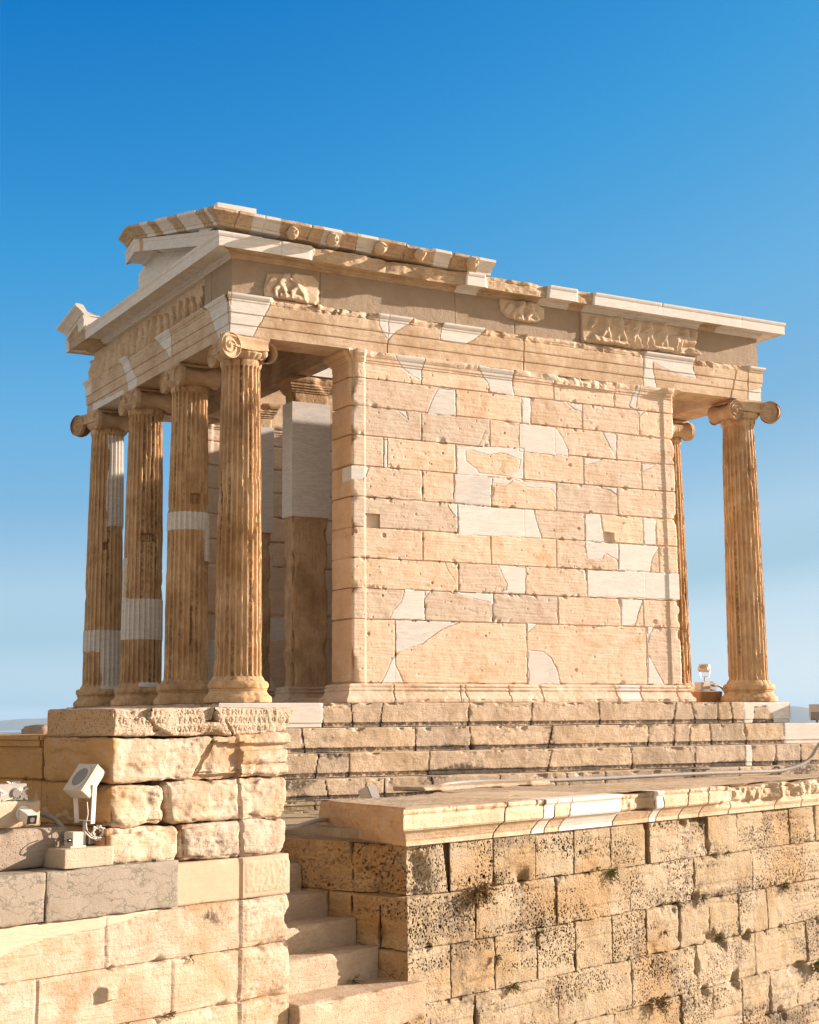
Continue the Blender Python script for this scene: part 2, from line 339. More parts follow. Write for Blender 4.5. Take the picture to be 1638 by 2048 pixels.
def rough_block(mb, c8, res=.018, rnd=.03, amp=.012, chip=.03, seed=0, fn=None, freq=5., tone=None, pat=0., lump=.02, dark=0.):
    """weathered stone block: 8 corners c8[x][y][z] -> rounded, noise-worn box. fn(p01, X, N, disp) -> disp, pat"""
    c8 = np.array(c8, float)
    lx = np.linalg.norm(c8[1].mean((0, 1))-c8[0].mean((0, 1))); ly = np.linalg.norm(c8[:, 1].mean((0, 1))-c8[:, 0].mean((0, 1))); lz = np.linalg.norm(c8[:, :, 1].mean((0, 1))-c8[:, :, 0].mean((0, 1)))
    L = np.array([lx, ly, lz]); N = np.maximum(2, np.ceil(L/res)).astype(int)
    I, Q = lattice(*N)
    h = L/2; p = (I/N-.5)*L
    r = min(rnd, .45*L.min())
    q = np.clip(p, -(h-r), h-r); d = p-q; dn = np.linalg.norm(d, axis=1); dirn = d/np.maximum(dn, 1e-6)[:, None]
    nax = (dirn**2).sum(1)
    p2 = q+dirn*r
    flat = dn < 1e-6
    def world(pp):
        t = pp/L+.5; out = 0
        for i in (0, 1):
            for j in (0, 1):
                for k in (0, 1):
                    w_ = (t[:, 0] if i else 1-t[:, 0])*(t[:, 1] if j else 1-t[:, 1])*(t[:, 2] if k else 1-t[:, 2])
                    out = out+w_[:, None]*c8[i, j, k]
        return out
    X = world(p2)
    # distance from the nearest arris, for chips
    e = h-np.abs(p); es = np.sort(e, axis=1); edge = es[:, 1]
    n1 = fbm(X[:, 0], X[:, 1], X[:, 2], freq, 5, seed); n2 = fbm(X[:, 0], X[:, 1], X[:, 2], freq*.45, 3, seed+20)
    ch = sst(.02, .5, fbm(X[:, 0], X[:, 1], X[:, 2], freq*.9, 4, seed+40)+.25*np.exp(-edge/.03)-.1)*np.exp(-(edge/.05)**2)
    disp = amp*n1+lump*n2-chip*ch
    if fn is not None:
        r_ = fn(I/N, X, disp); disp = r_[0]; pat = r_[1]
    p3 = p2+dirn*disp[:, None]
    # outward direction for flat points
    X2 = world(p3)
    tn = tone if tone is not None else (random.Random(seed).random()*2-1)
    mb.add(X2, Q, pat=pat, tone=tn, dark=dark)
def corners(o, ax, ay, az):
    """8 corners from origin and three edge vectors"""
    o, ax, ay, az = map(lambda v: np.array(v, float), (o, ax, ay, az))
    return [[[o+i*ax+j*ay+k*az for k in (0, 1)] for j in (0, 1)] for i in (0, 1)]
# ------------------------------------------------------------------ materials
def newmat(name):
    m = bpy.data.materials.new(name); m.use_nodes = True; t = m.node_tree
    b = t.nodes['Principled BSDF']; return m, t, b
class N:
    def __init__(s, t): s.t = t
    def new(s, typ, **kw):
        n = s.t.nodes.new(typ)
        for k, v in kw.items(): setattr(n, k, v)
        return n
    def link(s, a, b): s.t.links.new(a, b)
    def coord(s, scale=(1, 1, 1), rot=(0, 0, 0)):
        tc = s.new('ShaderNodeTexCoord'); mp = s.new('ShaderNodeMapping'); mp.inputs['Scale'].default_value = scale; mp.inputs['Rotation'].default_value = rot
        s.link(tc.outputs['Object'], mp.inputs['Vector']); return mp.outputs[0]
    def noise(s, vec, scale, detail=5, rough=.55, dist=0., out='Fac'):
        n = s.new('ShaderNodeTexNoise'); n.inputs['Scale'].default_value = scale; n.inputs['Detail'].default_value = detail
        n.inputs['Roughness'].default_value = rough; n.inputs['Distortion'].default_value = dist
        s.link(vec, n.inputs['Vector']); return n.outputs[out]
    def ramp(s, fac, stops, mode='LINEAR'):
        r = s.new('ShaderNodeValToRGB'); r.color_ramp.interpolation = mode
        e = r.color_ramp.elements
        while len(e) < len(stops): e.new(.5)
        for k, (p, c) in enumerate(stops):
            e[k].position = p; e[k].color = (c, c, c, 1) if not hasattr(c, '__len__') else (*c, 1)
        s.link(fac, r.inputs[0]); return r.outputs[0]
    def mix(s, fac, a, b, mode='MIX'):
        m = s.new('ShaderNodeMix', data_type='RGBA', blend_type=mode)
        for v, k in ((fac, 0), (a, 6), (b, 7)):
            if hasattr(v, 'is_linked') or isinstance(v, bpy.types.NodeSocket): s.link(v, m.inputs[k])
            else: m.inputs[k].default_value = v if not hasattr(v, '__len__') else (*v, 1)
        return m.outputs[2]
    def math(s, op, a, b=None):
        m = s.new('ShaderNodeMath', operation=op)
        for k, v in enumerate((a, b)):
            if v is None: continue
            if isinstance(v, bpy.types.NodeSocket): s.link(v, m.inputs[k])
            else: m.inputs[k].default_value = v
        return m.outputs[0]
    def attr(s, name):
        a = s.new('ShaderNodeAttribute'); a.attribute_name = name; return a.outputs['Fac']
    def bump(s, h, strength=.5, dist=.01, prev=None):
        b = s.new('ShaderNodeBump'); b.inputs['Strength'].default_value = strength; b.inputs['Distance'].default_value = dist
        s.link(h, b.inputs['Height'])
        if prev is not None: s.link(prev, b.inputs['Normal'])
        return b.outputs[0]
def old_marble(name, pale, warm, rust_shade, streak=(1.2, 1.2, 9), streak_amt=.5, rust_amt=.5, bump=.6, dark_col=(.045, .035, .028), new=(.70, .67, .62), pits=.5, rust_scale=1.6, veins=0., grime=.35, mottle=.5, rust_lo=.45):
    m, t, b = newmat(name); n = N(t)
    co = n.coord(); cs = n.coord(streak)
    big = n.noise(co, rust_scale, 6, .6, .6)
    st = n.noise(cs, 3.2, 7, .62, 1.2)
    fine = n.noise(co, 34, 5, .65)
    mid = n.noise(co, 7, 6, .62, .3)
    c = n.mix(n.ramp(mid, [(.34, 0.), (.66, 1.)]), pale, warm)
    c = n.mix(n.math('MULTIPLY', n.ramp(big, [(rust_lo, 0.), (rust_lo+.2, 1.)]), rust_amt), c, rust_shade)
    # schist streaks along the bedding
    sk = n.ramp(st, [(.53, 0.), (.60, 1.), (.66, 0.)])
    c = n.mix(n.math('MULTIPLY', sk, streak_amt), c, rust_shade)
    # light blotches where the skin has weathered off
    bl = n.ramp(n.noise(co, 4.3, 6, .7, .9), [(.58, 0.), (.70, 1.)])
    c = n.mix(n.math('MULTIPLY', bl, mottle), c, pale)
    # per block tone
    tone = n.attr('tone')
    hsv = n.new('ShaderNodeHueSaturation'); n.link(c, hsv.inputs['Color'])
    n.link(n.math('ADD', n.math('MULTIPLY', tone, .12), 1.), hsv.inputs['Value'])
    n.link(n.math('ADD', n.math('MULTIPLY', tone, .12), 1.), hsv.inputs['Saturation'])
    c = hsv.outputs[0]
    # small rusty and dark spots
    sp = n.ramp(n.noise(co, 19, 4, .7, .5), [(.66, 0.), (.74, 1.)])
    c = n.mix(n.math('MULTIPLY', sp, grime), c, rust_shade)
    sp2 = n.ramp(n.noise(co, 60, 3, .6), [(.68, 0.), (.75, 1.)])
    c = n.mix(n.math('MULTIPLY', sp2, .55), c, (.16, .11, .07))
    if veins > 0:
        vo = n.new('ShaderNodeTexVoronoi', feature='DISTANCE_TO_EDGE'); vo.inputs['Scale'].default_value = 3.2
        wv = n.new('ShaderNodeVectorMath', operation='ADD'); nz = n.noise(co, 3, 4, .6, out='Color'); n.link(n.coord((1.0, 1.0, 3.4)), wv.inputs[0]); n.link(nz, wv.inputs[1]); n.link(wv.outputs[0], vo.inputs['Vector'])
        vm = n.ramp(vo.outputs['Distance'], [(0., 1.), (.05, 0.)])
        c = n.mix(n.math('MULTIPLY', n.math('MULTIPLY', vm, veins), n.ramp(n.noise(co, 5, 5, .7), [(.3, .35), (.6, 1.)])), c, (.07, .08, .06))
    # orange patina, with warm bounce and shade of unlit faces painted in
    ru = n.attr('rust_shade'); c = n.mix(n.math('MULTIPLY', ru, n.ramp(n.noise(co, 2.6, 6, .65, .5), [(.25, .55), (.6, 1.)])), c, n.mix(mid, (.54, .305, .11), (.43, .225, .075)))
    # lichen and soot
    dk = n.attr('dark'); dn = n.noise(co, 22, 5, .7)
    dm = n.ramp(n.math('SUBTRACT', n.math('ADD', dn, n.math('MULTIPLY', dk, .55)), .55), [(.06, 0.), (.2, 1.)])
    c = n.mix(n.math('MULTIPLY', dm, n.math('MINIMUM', n.math('MULTIPLY', dk, 2.), .9)), c, dark_col)
    # new marble
    nv = n.noise(n.coord((.8, .8, 5), (.1, .15, 0)), 3.4, 7, .7, 1.8)
    nc = n.mix(n.ramp(nv, [(.47, 0.), (.54, .8), (.57, .3), (.66, 0.)]), new, (new[0]*.70, new[1]*.72, new[2]*.74))
    nc = n.mix(n.ramp(n.noise(n.coord((1, 1, 14)), 6, 6, .7), [(.4, 0.), (.7, .35)]), nc, tuple(x*.86 for x in new))
    nh = n.new('ShaderNodeHueSaturation'); n.link(nc, nh.inputs['Color']); n.link(n.math('ADD', n.math('MULTIPLY', tone, .09), 1.), nh.inputs['Value']); nc = nh.outputs[0]
    nc = n.mix(n.ramp(n.noise(co, 2.1, 4), [(.4, 0.), (.75, .5)]), nc, (new[0]*.97, new[1]*.94, new[2]*.87))
    pm = n.ramp(n.attr('pat'), [(.45, 0.), (.55, 1.)])
    c = n.mix(pm, c, nc)
    n.link(c, b.inputs['Base Color'])
    b.inputs['Roughness'].default_value = .78; b.inputs['Specular IOR Level'].default_value = .25
    # relief
    h = n.math('ADD', n.math('MULTIPLY', mid, .8), n.math('MULTIPLY', fine, .55))
    h = n.math('ADD', h, n.math('MULTIPLY', st, .45))
    vo = n.new('ShaderNodeTexVoronoi'); vo.inputs['Scale'].default_value = 42; n.link(n.coord((1, 1, 1.4)), vo.inputs['Vector'])
    pit = n.math('MULTIPLY', n.ramp(vo.outputs['Distance'], [(.08, 0.), (.28, 1.)]), pits)
    h = n.math('ADD', h, pit)
    om = n.math('SUBTRACT', 1., n.math('MULTIPLY', pm, .93))
    h = n.math('MULTIPLY', h, om)
    n.link(n.bump(h, bump, .012), b.inputs['Normal'])
    return m
M_WALL = old_marble('wall_marble', (.675, .555, .435), (.63, .485, .35), (.47, .295, .16), rust_amt=.75, streak_amt=.3, grime=.3, bump=.6, pits=.2, rust_scale=2.0, rust_lo=.54)
M_ARCH = old_marble('architrave_marble', (.62, .50, .36), (.55, .405, .26), (.36, .215, .11), rust_amt=.6, streak=(.7, .7, 7))
M_COL = old_marble('column_marble', (.62, .445, .265), (.52, .335, .175), (.27, .145, .06), streak=(5, 5, .8), rust_amt=.7, streak_amt=.4, bump=.8, mottle=.35, dark_col=(.13, .075, .038))
M_STEP = old_marble('step_marble', (.58, .475, .355), (.52, .405, .28), (.30, .205, .12), rust_amt=.5, grime=.5, bump=.9)
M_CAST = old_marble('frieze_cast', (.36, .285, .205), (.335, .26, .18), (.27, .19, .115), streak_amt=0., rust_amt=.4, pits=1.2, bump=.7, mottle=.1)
M_RELIEF = old_marble('relief_marble', (.60, .49, .36), (.55, .42, .28), (.37, .235, .13), streak_amt=.05, bump=.15, pits=.0, mottle=.2, grime=.1, rust_amt=.3)
M_CORN = old_marble('cornice_marble', (.56, .445, .31), (.47, .34, .21), (.29, .18, .10), rust_amt=.6, bump=.9)
M_LEFT = old_marble('pedestal_marble', (.57, .485, .385), (.50, .40, .285), (.33, .20, .10), rust_amt=.6, rust_scale=2.2, bump=1.1, pits=.12, grime=.5, new=(.60, .50, .37))
M_ORANGE = old_marble('rust_marble', (.52, .33, .15), (.45, .26, .10), (.26, .15, .07), rust_amt=.6, veins=.5, bump=.8)
M_GREY = old_marble('grey_limestone', (.33, .29, .235), (.285, .245, .19), (.22, .17, .12), rust_amt=.2, streak_amt=.1, veins=.7, bump=.5, pits=.3)
M_STAIR = old_marble('stair_marble', (.48, .39, .295), (.42, .33, .24), (.31, .21, .13), rust_amt=.5, bump=.9)
M_PAVE = old_marble('paving_marble', (.48, .39, .30), (.42, .33, .24), (.28, .20, .13), rust_amt=.5, bump=.8, grime=.6)
def poros():
    m, t, b = newmat('poros_limestone'); n = N(t)
    co = n.coord(); cs = n.coord((1, 1, 5))
    mid = n.noise(co, 5, 6, .6, .3); big = n.noise(co, 1.1, 4, .6, .4); bed = n.noise(cs, 3, 6, .6, .6)
    c = n.mix(n.ramp(mid, [(.35, 0.), (.68, 1.)]), (.435, .35, .235), (.38, .29, .17))
    c = n.mix(n.math('MULTIPLY', n.ramp(bed, [(.5, 0.), (.66, 1.)]), .5), c, (.355, .305, .245))
    c = n.mix(n.math('MULTIPLY', n.ramp(big, [(.52, 0.), (.7, 1.)]), .6), c, (.29, .19, .09))
    tone = n.attr('tone'); hsv = n.new('ShaderNodeHueSaturation'); n.link(c, hsv.inputs['Color'])
    n.link(n.math('ADD', n.math('MULTIPLY', tone, .08), 1.), hsv.inputs['Value']); n.link(n.math('SUBTRACT', .92, n.math('MULTIPLY', tone, .08)), hsv.inputs['Saturation'])
    c = hsv.outputs[0]
    c = n.mix(n.attr('rust_shade'), c, n.mix(mid, (.40, .225, .065), (.29, .16, .055)))
    dk = n.attr('dark'); dn = n.noise(co, 16, 5, .7)
    dm = n.ramp(n.math('SUBTRACT', n.math('ADD', dn, n.math('MULTIPLY', dk, .5)), .55), [(.08, 0.), (.3, 1.)])
    c = n.mix(n.math('MULTIPLY', dm, .75), c, (.13, .105, .08))
    n.link(c, b.inputs['Base Color']); b.inputs['Roughness'].default_value = .9; b.inputs['Specular IOR Level'].default_value = .15
    vo = n.new('ShaderNodeTexVoronoi'); vo.inputs['Scale'].default_value = 55; n.link(n.coord((1, 1, 1.5)), vo.inputs['Vector'])
    h = n.math('ADD', n.math('MULTIPLY', n.noise(co, 30, 5, .7), .8), n.math('MULTIPLY', n.ramp(vo.outputs['Distance'], [(.1, 0.), (.35, 1.)]), .8))
    n.link(n.bump(h, .9, .012), b.inputs['Normal'])
    return m
M_POROS = poros()
def plain(name, col, rough=.5, metal=0., var=.12, scale=9, bump=.1, spec=.4):
    m, t, b = newmat(name); n = N(t); co = n.coord()
    f = n.noise(co, scale, 5, .6)
    n.link(n.mix(n.ramp(f, [(.3, 0.), (.7, 1.)]), tuple(x*(1-var) for x in col), tuple(min(1, x*(1+var)) for x in col)), b.inputs['Base Color'])
    b.inputs['Roughness'].default_value = rough; b.inputs['Metallic'].default_value = metal; b.inputs['Specular IOR Level'].default_value = spec
    n.link(n.bump(n.noise(co, scale*6, 3), bump, .004), b.inputs['Normal'])
    return m
M_ENAMEL = plain('cream_enamel', (.60, .53, .43), .45, var=.06, bump=.03)
M_STEEL = plain('galvanised_steel', (.40, .38, .35), .45, .6)
M_CONDUIT = plain('grey_conduit', (.34, .315, .285), .6, var=.12)
M_WHITECABLE = plain('white_cable', (.72, .68, .62), .5, var=.05)
M_BLACK = plain('black_plastic', (.02, .02, .022), .3)
M_GLASS = plain('lamp_glass', (.22, .20, .185), .12, var=.05, spec=.6, bump=0)
M_WHITE = plain('white_housing', (.68, .66, .62), .45, var=.04, bump=.02)
M_CONC = old_marble('concrete', (.50, .42, .32), (.45, .36, .26), (.32, .22, .13), streak_amt=0., pits=.4, rust_amt=.5)
M_BRICK = plain('terracotta', (.42, .23, .10), .85, var=.18, bump=.3)
M_LEAF = plain('leaf', (.10, .13, .035), .6, var=.35)
M_DRY = plain('dry_leaf', (.24, .14, .055), .7, var=.35)
M_TWIG = plain('twig', (.12, .085, .05), .8)
# ------------------------------------------------------------------ temple geometry
L_, S_, W_, FR, H_ = 7.363, 1.551, .229, .21, 4.066
YB = 3*S_                                    # far row of columns
XA, XB = 1.285, 6.056                        # ends of the long cella walls
temple = empty('ancient_temple', (3.7, 2.3, -1.05), 'small roofless marble Ionic temple of honey coloured and patched white blocks on a stepped base', 'temple')

def pits(u, v, cell, dens, seed, rmin=.15, rmax=.5):
    """worm holes: depth 0..1 at jittered cell points"""
    cu, cv = np.floor(u/cell), np.floor(v/cell); out = np.zeros(u.shape, np.float32)
    for a in (-1, 0, 1):
        for b in (-1, 0, 1):
            iu, iv = (cu+a).astype(np.int64), (cv+b).astype(np.int64); z0 = np.zeros_like(iu)
            hx = _h(iu, iv, z0, seed)*.5+.5; hy = _h(iu, iv, z0, seed+1)*.5+.5; hr = _h(iu, iv, z0, seed+2)*.5+.5; hp = _h(iu, iv, z0, seed+3)*.5+.5
            r = (rmin+(rmax-rmin)*hr*hr)*cell
            d = np.hypot(u-(iu+hx)*cell, (v-(iv+hy)*cell)*1.15)
            out = np.maximum(out, np.where(hp < dens, 1-sst(.55*r, r, d), 0)*(.4+.6*hr))
    return out
def courses(u, z, rows, joints, seed, jw=.006, warp=.006):
    """rows: descending z levels; joints[i] between rows[i] and rows[i+1]. returns distance to bed, to upright joint, and tone"""
    uw = u+warp*fbm(u, z, 0, 6, 4, seed); zw = z+warp*fbm(u, z, 5, 6, 4, seed+1)
    db = np.full(u.shape, 9., np.float32); dj = np.full(u.shape, 9., np.float32); tone = np.zeros(u.shape, np.float32); bid = np.zeros(u.shape, np.int32)
    for r in rows: db = np.minimum(db, np.abs(zw-r))
    for i in range(len(rows)-1):
        m = (zw <= rows[i]) & (zw > rows[i+1])
        js = joints[i] if i < len(joints) else joints[-1]
        idx = np.zeros(m.sum(), np.int64); uu_ = uw[m]; d = np.full(uu_.shape, 9., np.float32)
        for j in sorted(js): d = np.minimum(d, np.abs(uu_-j)); idx += uu_ > j
        dj[m] = d; bid[m] = i*31+idx
    tone = _h(bid, bid*0+seed, bid*0, 77)
    return db, dj, tone, bid
def worn(u, z, d, seed, depth=.02, w=.05, thr=.1, f=7.):
    """chips along edges at distance d"""
    n = fbm(u, z, seed*1.7, f, 4, seed)
    return depth*sst(thr, thr+.35, n+.25*np.exp(-d/(w*.3))-.12)*np.exp(-(d/w)**2)

# stepped base -------------------------------------------------------
E0 = .368
def step(k, ztop, h, ex, white, joints, inset, seed, mat, name='base_step', dirt=.35):
    x0, y0, x1, y1 = -ex, -ex, L_+ex, YB+ex
    if k == 1: x1 = L_+ex+.25
    prof = [(-.05, ztop-h), (-.012, ztop-h+.004), (-.012, ztop-h+.05), (0, ztop-h+.054), (0, ztop-.006), (-.006, ztop), (-.40, ztop)]
    def fn(U, S, O, Z, X):
        x = X[:, 0]; front = S == 0
        uw = np.where(front, x, X[:, 1]*1.3+20)
        w1 = uw+.010*fbm(uw, Z, 0, 7, 4, seed)+.012*fbm(uw, Z, 3, 2, 2, seed+5)
        d = np.full(x.shape, 9., np.float32); idx = np.zeros(x.shape, np.int32)
        for q, j in enumerate(joints):
            lean = (random.Random(seed*50+q).random()-.5)*.2*(1 if q % 3 else 2.6)
            dd = w1-(j+lean*(Z-ztop+h*.5)); d = np.minimum(d, np.where(front, np.abs(dd), 9)); idx += dd > 0
        tone = _h(idx, idx*0+seed, idx*0, 5)
        pat = np.zeros(x.shape, np.float32)
        for a, b in white: pat = np.where(front & (x > a) & (x < b+.02*fbm(x, Z, 0, 9, 2, 4)), 1, pat)
        if inset:
            i, dd = polymask(x, Z, [inset]); pat = np.where(i & front, 0, pat); d = np.minimum(d, np.where(front, dd*1.5, 9))
        de = np.abs(ztop-Z)+np.maximum(0, -O)
        old = 1-.92*pat
        e = O.copy(); z = Z.copy()
        rec = .020*(1-sst(.001, .008, d))*(old*.8+.2)
        ch = worn(uw, Z*2, de, seed, .04, .045, .12, 7)*old+worn(uw, Z, d, seed+3, .03, .03, .2, 8)*old
        rough = (.007*fbm(x, X[:, 1], Z, 9, 4, seed+9)+.008*fbm(x, X[:, 1], Z, 2.5, 2, seed+8))*old
        face = (O > -.03)
        e = e+np.where(face, rough-ch-rec, -.4*rec)
        z = z+np.where(O < -.0055, rough*.6-ch*.5-rec*.4, np.where(de < .03, -.5*ch, 0))
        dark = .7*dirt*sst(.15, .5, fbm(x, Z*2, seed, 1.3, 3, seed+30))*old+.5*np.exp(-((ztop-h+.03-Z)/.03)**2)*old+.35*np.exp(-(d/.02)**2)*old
        return dict(out=e, z=z, pat=pat, tone=tone*.8, dark=dark)
    mb = MB()
    sweep(mb, [(x0, y0), (x1, y0), (x1, y1), (x0, y1)], prof, [.013, .08, .2, .06], .012, fn, closed=True)
    return mb.build(name, mat, temple)
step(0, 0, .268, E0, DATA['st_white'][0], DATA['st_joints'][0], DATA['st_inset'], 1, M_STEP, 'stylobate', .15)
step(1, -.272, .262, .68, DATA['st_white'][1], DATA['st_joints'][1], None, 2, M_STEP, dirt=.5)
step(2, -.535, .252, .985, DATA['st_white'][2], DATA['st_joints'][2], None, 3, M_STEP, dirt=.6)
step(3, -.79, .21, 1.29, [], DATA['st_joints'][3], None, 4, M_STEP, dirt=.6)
step(4, -1.0, .09, 1.33, [], [.3, 1.4], None, 5, M_POROS, 'foundation_course', .9)
step(5, -1.09, .22, 1.45, [], [.1, 1.6], None, 6, M_POROS, 'foundation_course', .6)
mb = MB(); box(mb, (L_/2, YB/2, -.1), (L_+.2, YB+.2, .19)); mb.build('floor_slab', M_STEP, temple)

# cella walls ----------------------------------------------------------
BASEPROF = [(-.1, 0), (.105, 0), (.115, .012), (.115, .045), (.105, .055), (.085, .075), (.066, .115), (.060, .132), (.072, .138), (.078, .150), (.072, .163), (.056, .168), (.056, .176), (.064, .180), (.068, .192), (.062, .205), (.03, .210), (0, .216), (-.06, .218)]
def wall_base(path, du, seed, white=(), name='wall_base', joints=(), closed=True):
    def fn(U, S, O, Z, X):
        x = X[:, 0]; pat = np.zeros(x.shape, np.float32); fr_ = S == 0
        for a, b in white: pat = np.where(fr_ & (x > a) & (x < b), 1, pat)
        old = 1-pat; d = np.full(x.shape, 9., np.float32)
        xw = x+.01*fbm(x, Z, 1, 9, 3, seed)+.1*(Z-.1)*np.sign(vn(x*1.3, 0, 0, seed))
        for j in joints: d = np.minimum(d, np.where(fr_, np.abs(xw-j), 9))
        er = sst(.12, .5, fbm(x, X[:, 1], Z*.3, 1.7, 3, seed+2))*old
        soft = .072+.03*np.cos((Z/.216)*2.6)
        o2 = O*(1-er)+np.minimum(O, soft)*er if False else np.where(O > -.02, O*(1-.6*er)+(soft-.012)*.6*er, O)
        e = o2+old*(.006*fbm(x, X[:, 1], Z, 14, 3, seed)-worn(x, Z*2, np.abs(Z-.03)+.01, seed, .04, .05, .12, 6))-.018*(1-sst(.002, .010, d))
        return dict(out=np.where(O > -.05, e, O), pat=pat, tone=.2*vn(x*.8, 0, 0, 4), dark=.12*old)
    mb = MB(); sweep(mb, path, BASEPROF, du, .010, fn, closed=closed); return mb.build(name, M_WALL, temple)

WPROF = [(0, .216), (0, 3.84), (-.004, 3.842), (-.004, 3.93), (.006, 3.934), (.010, 3.955), (.020, 3.962), (.024, 3.985), (.018, 3.990), (.030, 4.000), (.046, 4.030), (.050, 4.050), (.050, 4.064), (-.2, 4.064)]
CRACKS = [((2.0, 3.4), (2.22, 3.2)), ((2.53, 1.63), (2.66, 1.40)), ((2.3, 1.36), (2.05, 1.31)), ((3.0, 3.06), (3.15, 3.3)), ((2.4, 1.22), (3.1, 1.02)), ((4.15, .38), (4.42, .23)), ((1.9, 3.93), (2.2, 3.78)), ((1.33, 3.9), (1.44, 3.76)), ((5.6, .7), (5.75, .45)), ((3.2, 2.9), (3.4, 2.75)), ((4.9, 2.05), (5.1, 2.0))]
def cella_wall(name, y0, y1, rows, joints, capj, patches, insets, holes, seed, du, cap_broken=None, face=0):
    rows_all = [4.2]+rows
    joints_all = [capj]+joints
    def fn(U, S, O, Z, X):
        x, y = X[:, 0], X[:, 1]; fr_ = (S == face)
        u = np.where(fr_, x, np.where((S == 1) | (S == 3), x*0+50+y*.01, x+.37))
        db, dj, tone, bid = courses(u, Z, rows_all, joints_all, seed, warp=.0045)
        warpu = x+.008*fbm(x, Z, 0, 8, 3, 21); pm, pd = polymask(x, Z, patches, .014, 3); ptone = _h(polymask.ids, polymask.ids*0+seed, polymask.ids*0, 3)
        im, idd = polymask(x, Z, insets, .01, 5) if insets else (np.zeros(x.shape, bool), np.full(x.shape, 9., np.float32))
        pat = np.where(pm & ~im & (fr_ | ((S == 3) & (y < .0))), 1., 0.).astype(np.float32)
        pd = np.where(fr_, np.minimum(pd, idd), 9)
        old = 1-pat
        de = np.minimum(db, dj)
        anta = (x < XA+.172) | (x > XB-.185)
        out = O+np.where(fr_ & ~anta, -.015, 0.)
        capz = Z > 3.93
        # anta capitals stand further out
        out = np.where(anta & (Z > 3.86), out+.006+.026*sst(3.9, 4.03, Z), out)
        e = -.020*(1-sst(.002, .0075, de))*(old*(.55+.45*sst(-.3, .2, fbm(u, Z, 5, 3, 2, 9)))+.10)
        e = e-.003*np.exp(-de/.006)*old-worn(u, Z, de, seed, .030, .030, .14, 9)*old-worn(u, Z, de, seed+4, .022, .08, .38, 3.5)*old
        e = e+old*(.0032*fbm(x, Z, y, 12, 5, seed+7)+.0045*fbm(x, Z*2.2, y, 2.0, 3, seed+8)+.0025*vn(x*5, Z*70, y*5, seed))
        e = e-.011*(1-sst(.001, .0065, pd))*(.5+.5*sst(-.2, .3, fbm(x, Z, 3, 3, 2, 31)))
        crk = np.full(x.shape, 9., np.float32)
        if y0 < 0:
            for (a, b) in CRACKS:
                dx_, dz_ = b[0]-a[0], b[1]-a[1]; t_ = np.clip(((x-a[0])*dx_+(Z-a[1])*dz_)/(dx_*dx_+dz_*dz_), 0, 1); crk = np.minimum(crk, np.hypot(x-a[0]-t_*dx_+.02*fbm(x, Z, 3, 7, 3, 2), Z-a[1]-t_*dz_+.02*fbm(x, Z, 8, 7, 3, 5)))
            e = e-.006*(1-sst(.001, .006, np.where(fr_, crk, 9)))*old
        # dints
        dint = pits(x, Z, .42, .55, seed+50, .02, .09)*old
        e = e-.022*dint-.006*pits(x, Z, .11, .5, seed+60, .03, .16)*old
        # corner wear
        dc = np.minimum(np.where(S == face, np.minimum(np.abs(x-XA), np.abs(x-XB)), np.where((S == 3) | (S == 1), np.abs(y-y0), 9)), 9)
        e = e-old*(.012*np.exp(-(dc/.02)**2)+worn(Z, x*.2, dc, seed+9, .05, .05, .0, 4.5)+.035*np.exp(-((np.abs(db)/.05)**2))*np.exp(-(dc/.05)**2)*sst(-.1, .4, vn(Z*3, 1, 1, seed)))
        if cap_broken:
            for a, b in cap_broken:
                m = fr_ & (x > a) & (x < b) & (Z > 3.95)
                out = np.where(m, .012+.03*np.abs(fbm(x, Z, 2, 9, 4, seed))-.08*sst(4.0, 4.07, Z)*vn(x*8, 0, 0, 2)**2, out)
        er = sst(.05, .35, fbm(x, Z, 8, 2.4, 4, seed+11))*old*(Z > 3.935)
        out = out-er*np.maximum(out-.004, 0)*.75
        for h in holes:
            hm, hd = polymask(x, Z, [h], .004, 9); e = np.where(hm & fr_, -.09, e)
        top = O < -.02
        rust_shade = np.where((S == 3) & (y0 < 0), .55+.3*fbm(y*2, Z*2, 0, 1.5, 3, 5), 0)*old  # end face: patina, deepened in colour for its warm shade
        return dict(out=np.where(top & (Z > 4), O, out+e), pat=pat, tone=np.where(pat > .5, ptone, tone), dark=np.zeros_like(x), rust_shade=np.clip(rust_shade, 0, 1))
    mb = MB(); P = [(XA, y0), (XB, y0), (XB, y1), (XA, y1)]
    sweep(mb, P, WPROF, du, du[face], fn, closed=True)
    box(mb, ((XA+XB)/2, (y0+y1)/2, 2.1), (XB-XA-.12, y1-y0-.12, 3.9))
    return mb.build(name, M_WALL, temple)
jn = [[j for j in r] for r in DATA['wall_joints']]
cella_wall('cella_wall', -W_, .262, DATA['wall_rows'], jn, DATA['capjoints'], DATA['wall_patches']+DATA['cap_patches'], DATA['wall_insets'], DATA['wall_holes'], 11, [.0085, .03, .06, .014], [tuple(DATA['cap_broken'])])
js = [[1.7+.95*k+(.48 if i % 2 else 0) for k in range(5)] for i in range(9)]
sp = [[(1.9, 1.99), (2.4, 1.98), (2.38, 2.3), (2.0, 2.33)], [(2.3, .95), (2.75, .95), (2.7, 1.28), (2.35, 1.25)], [(1.4, .22), (2.5, .22), (2.3, .6), (1.9, .93), (1.4, .93)], [(2.6, 2.72), (3.1, 2.72), (3.0, 3.05), (2.6, 3.0)], [(3.3, .22), (4.1, .22), (4.1, .93), (3.6, .7)]]
cella_wall('cella_wall', YB-.262, YB+W_, DATA['wall_rows'], js, [2.1, 3.0, 3.9, 4.9], sp, [], [], 31, [.018, .08, .12, .03])
mbw = MB()
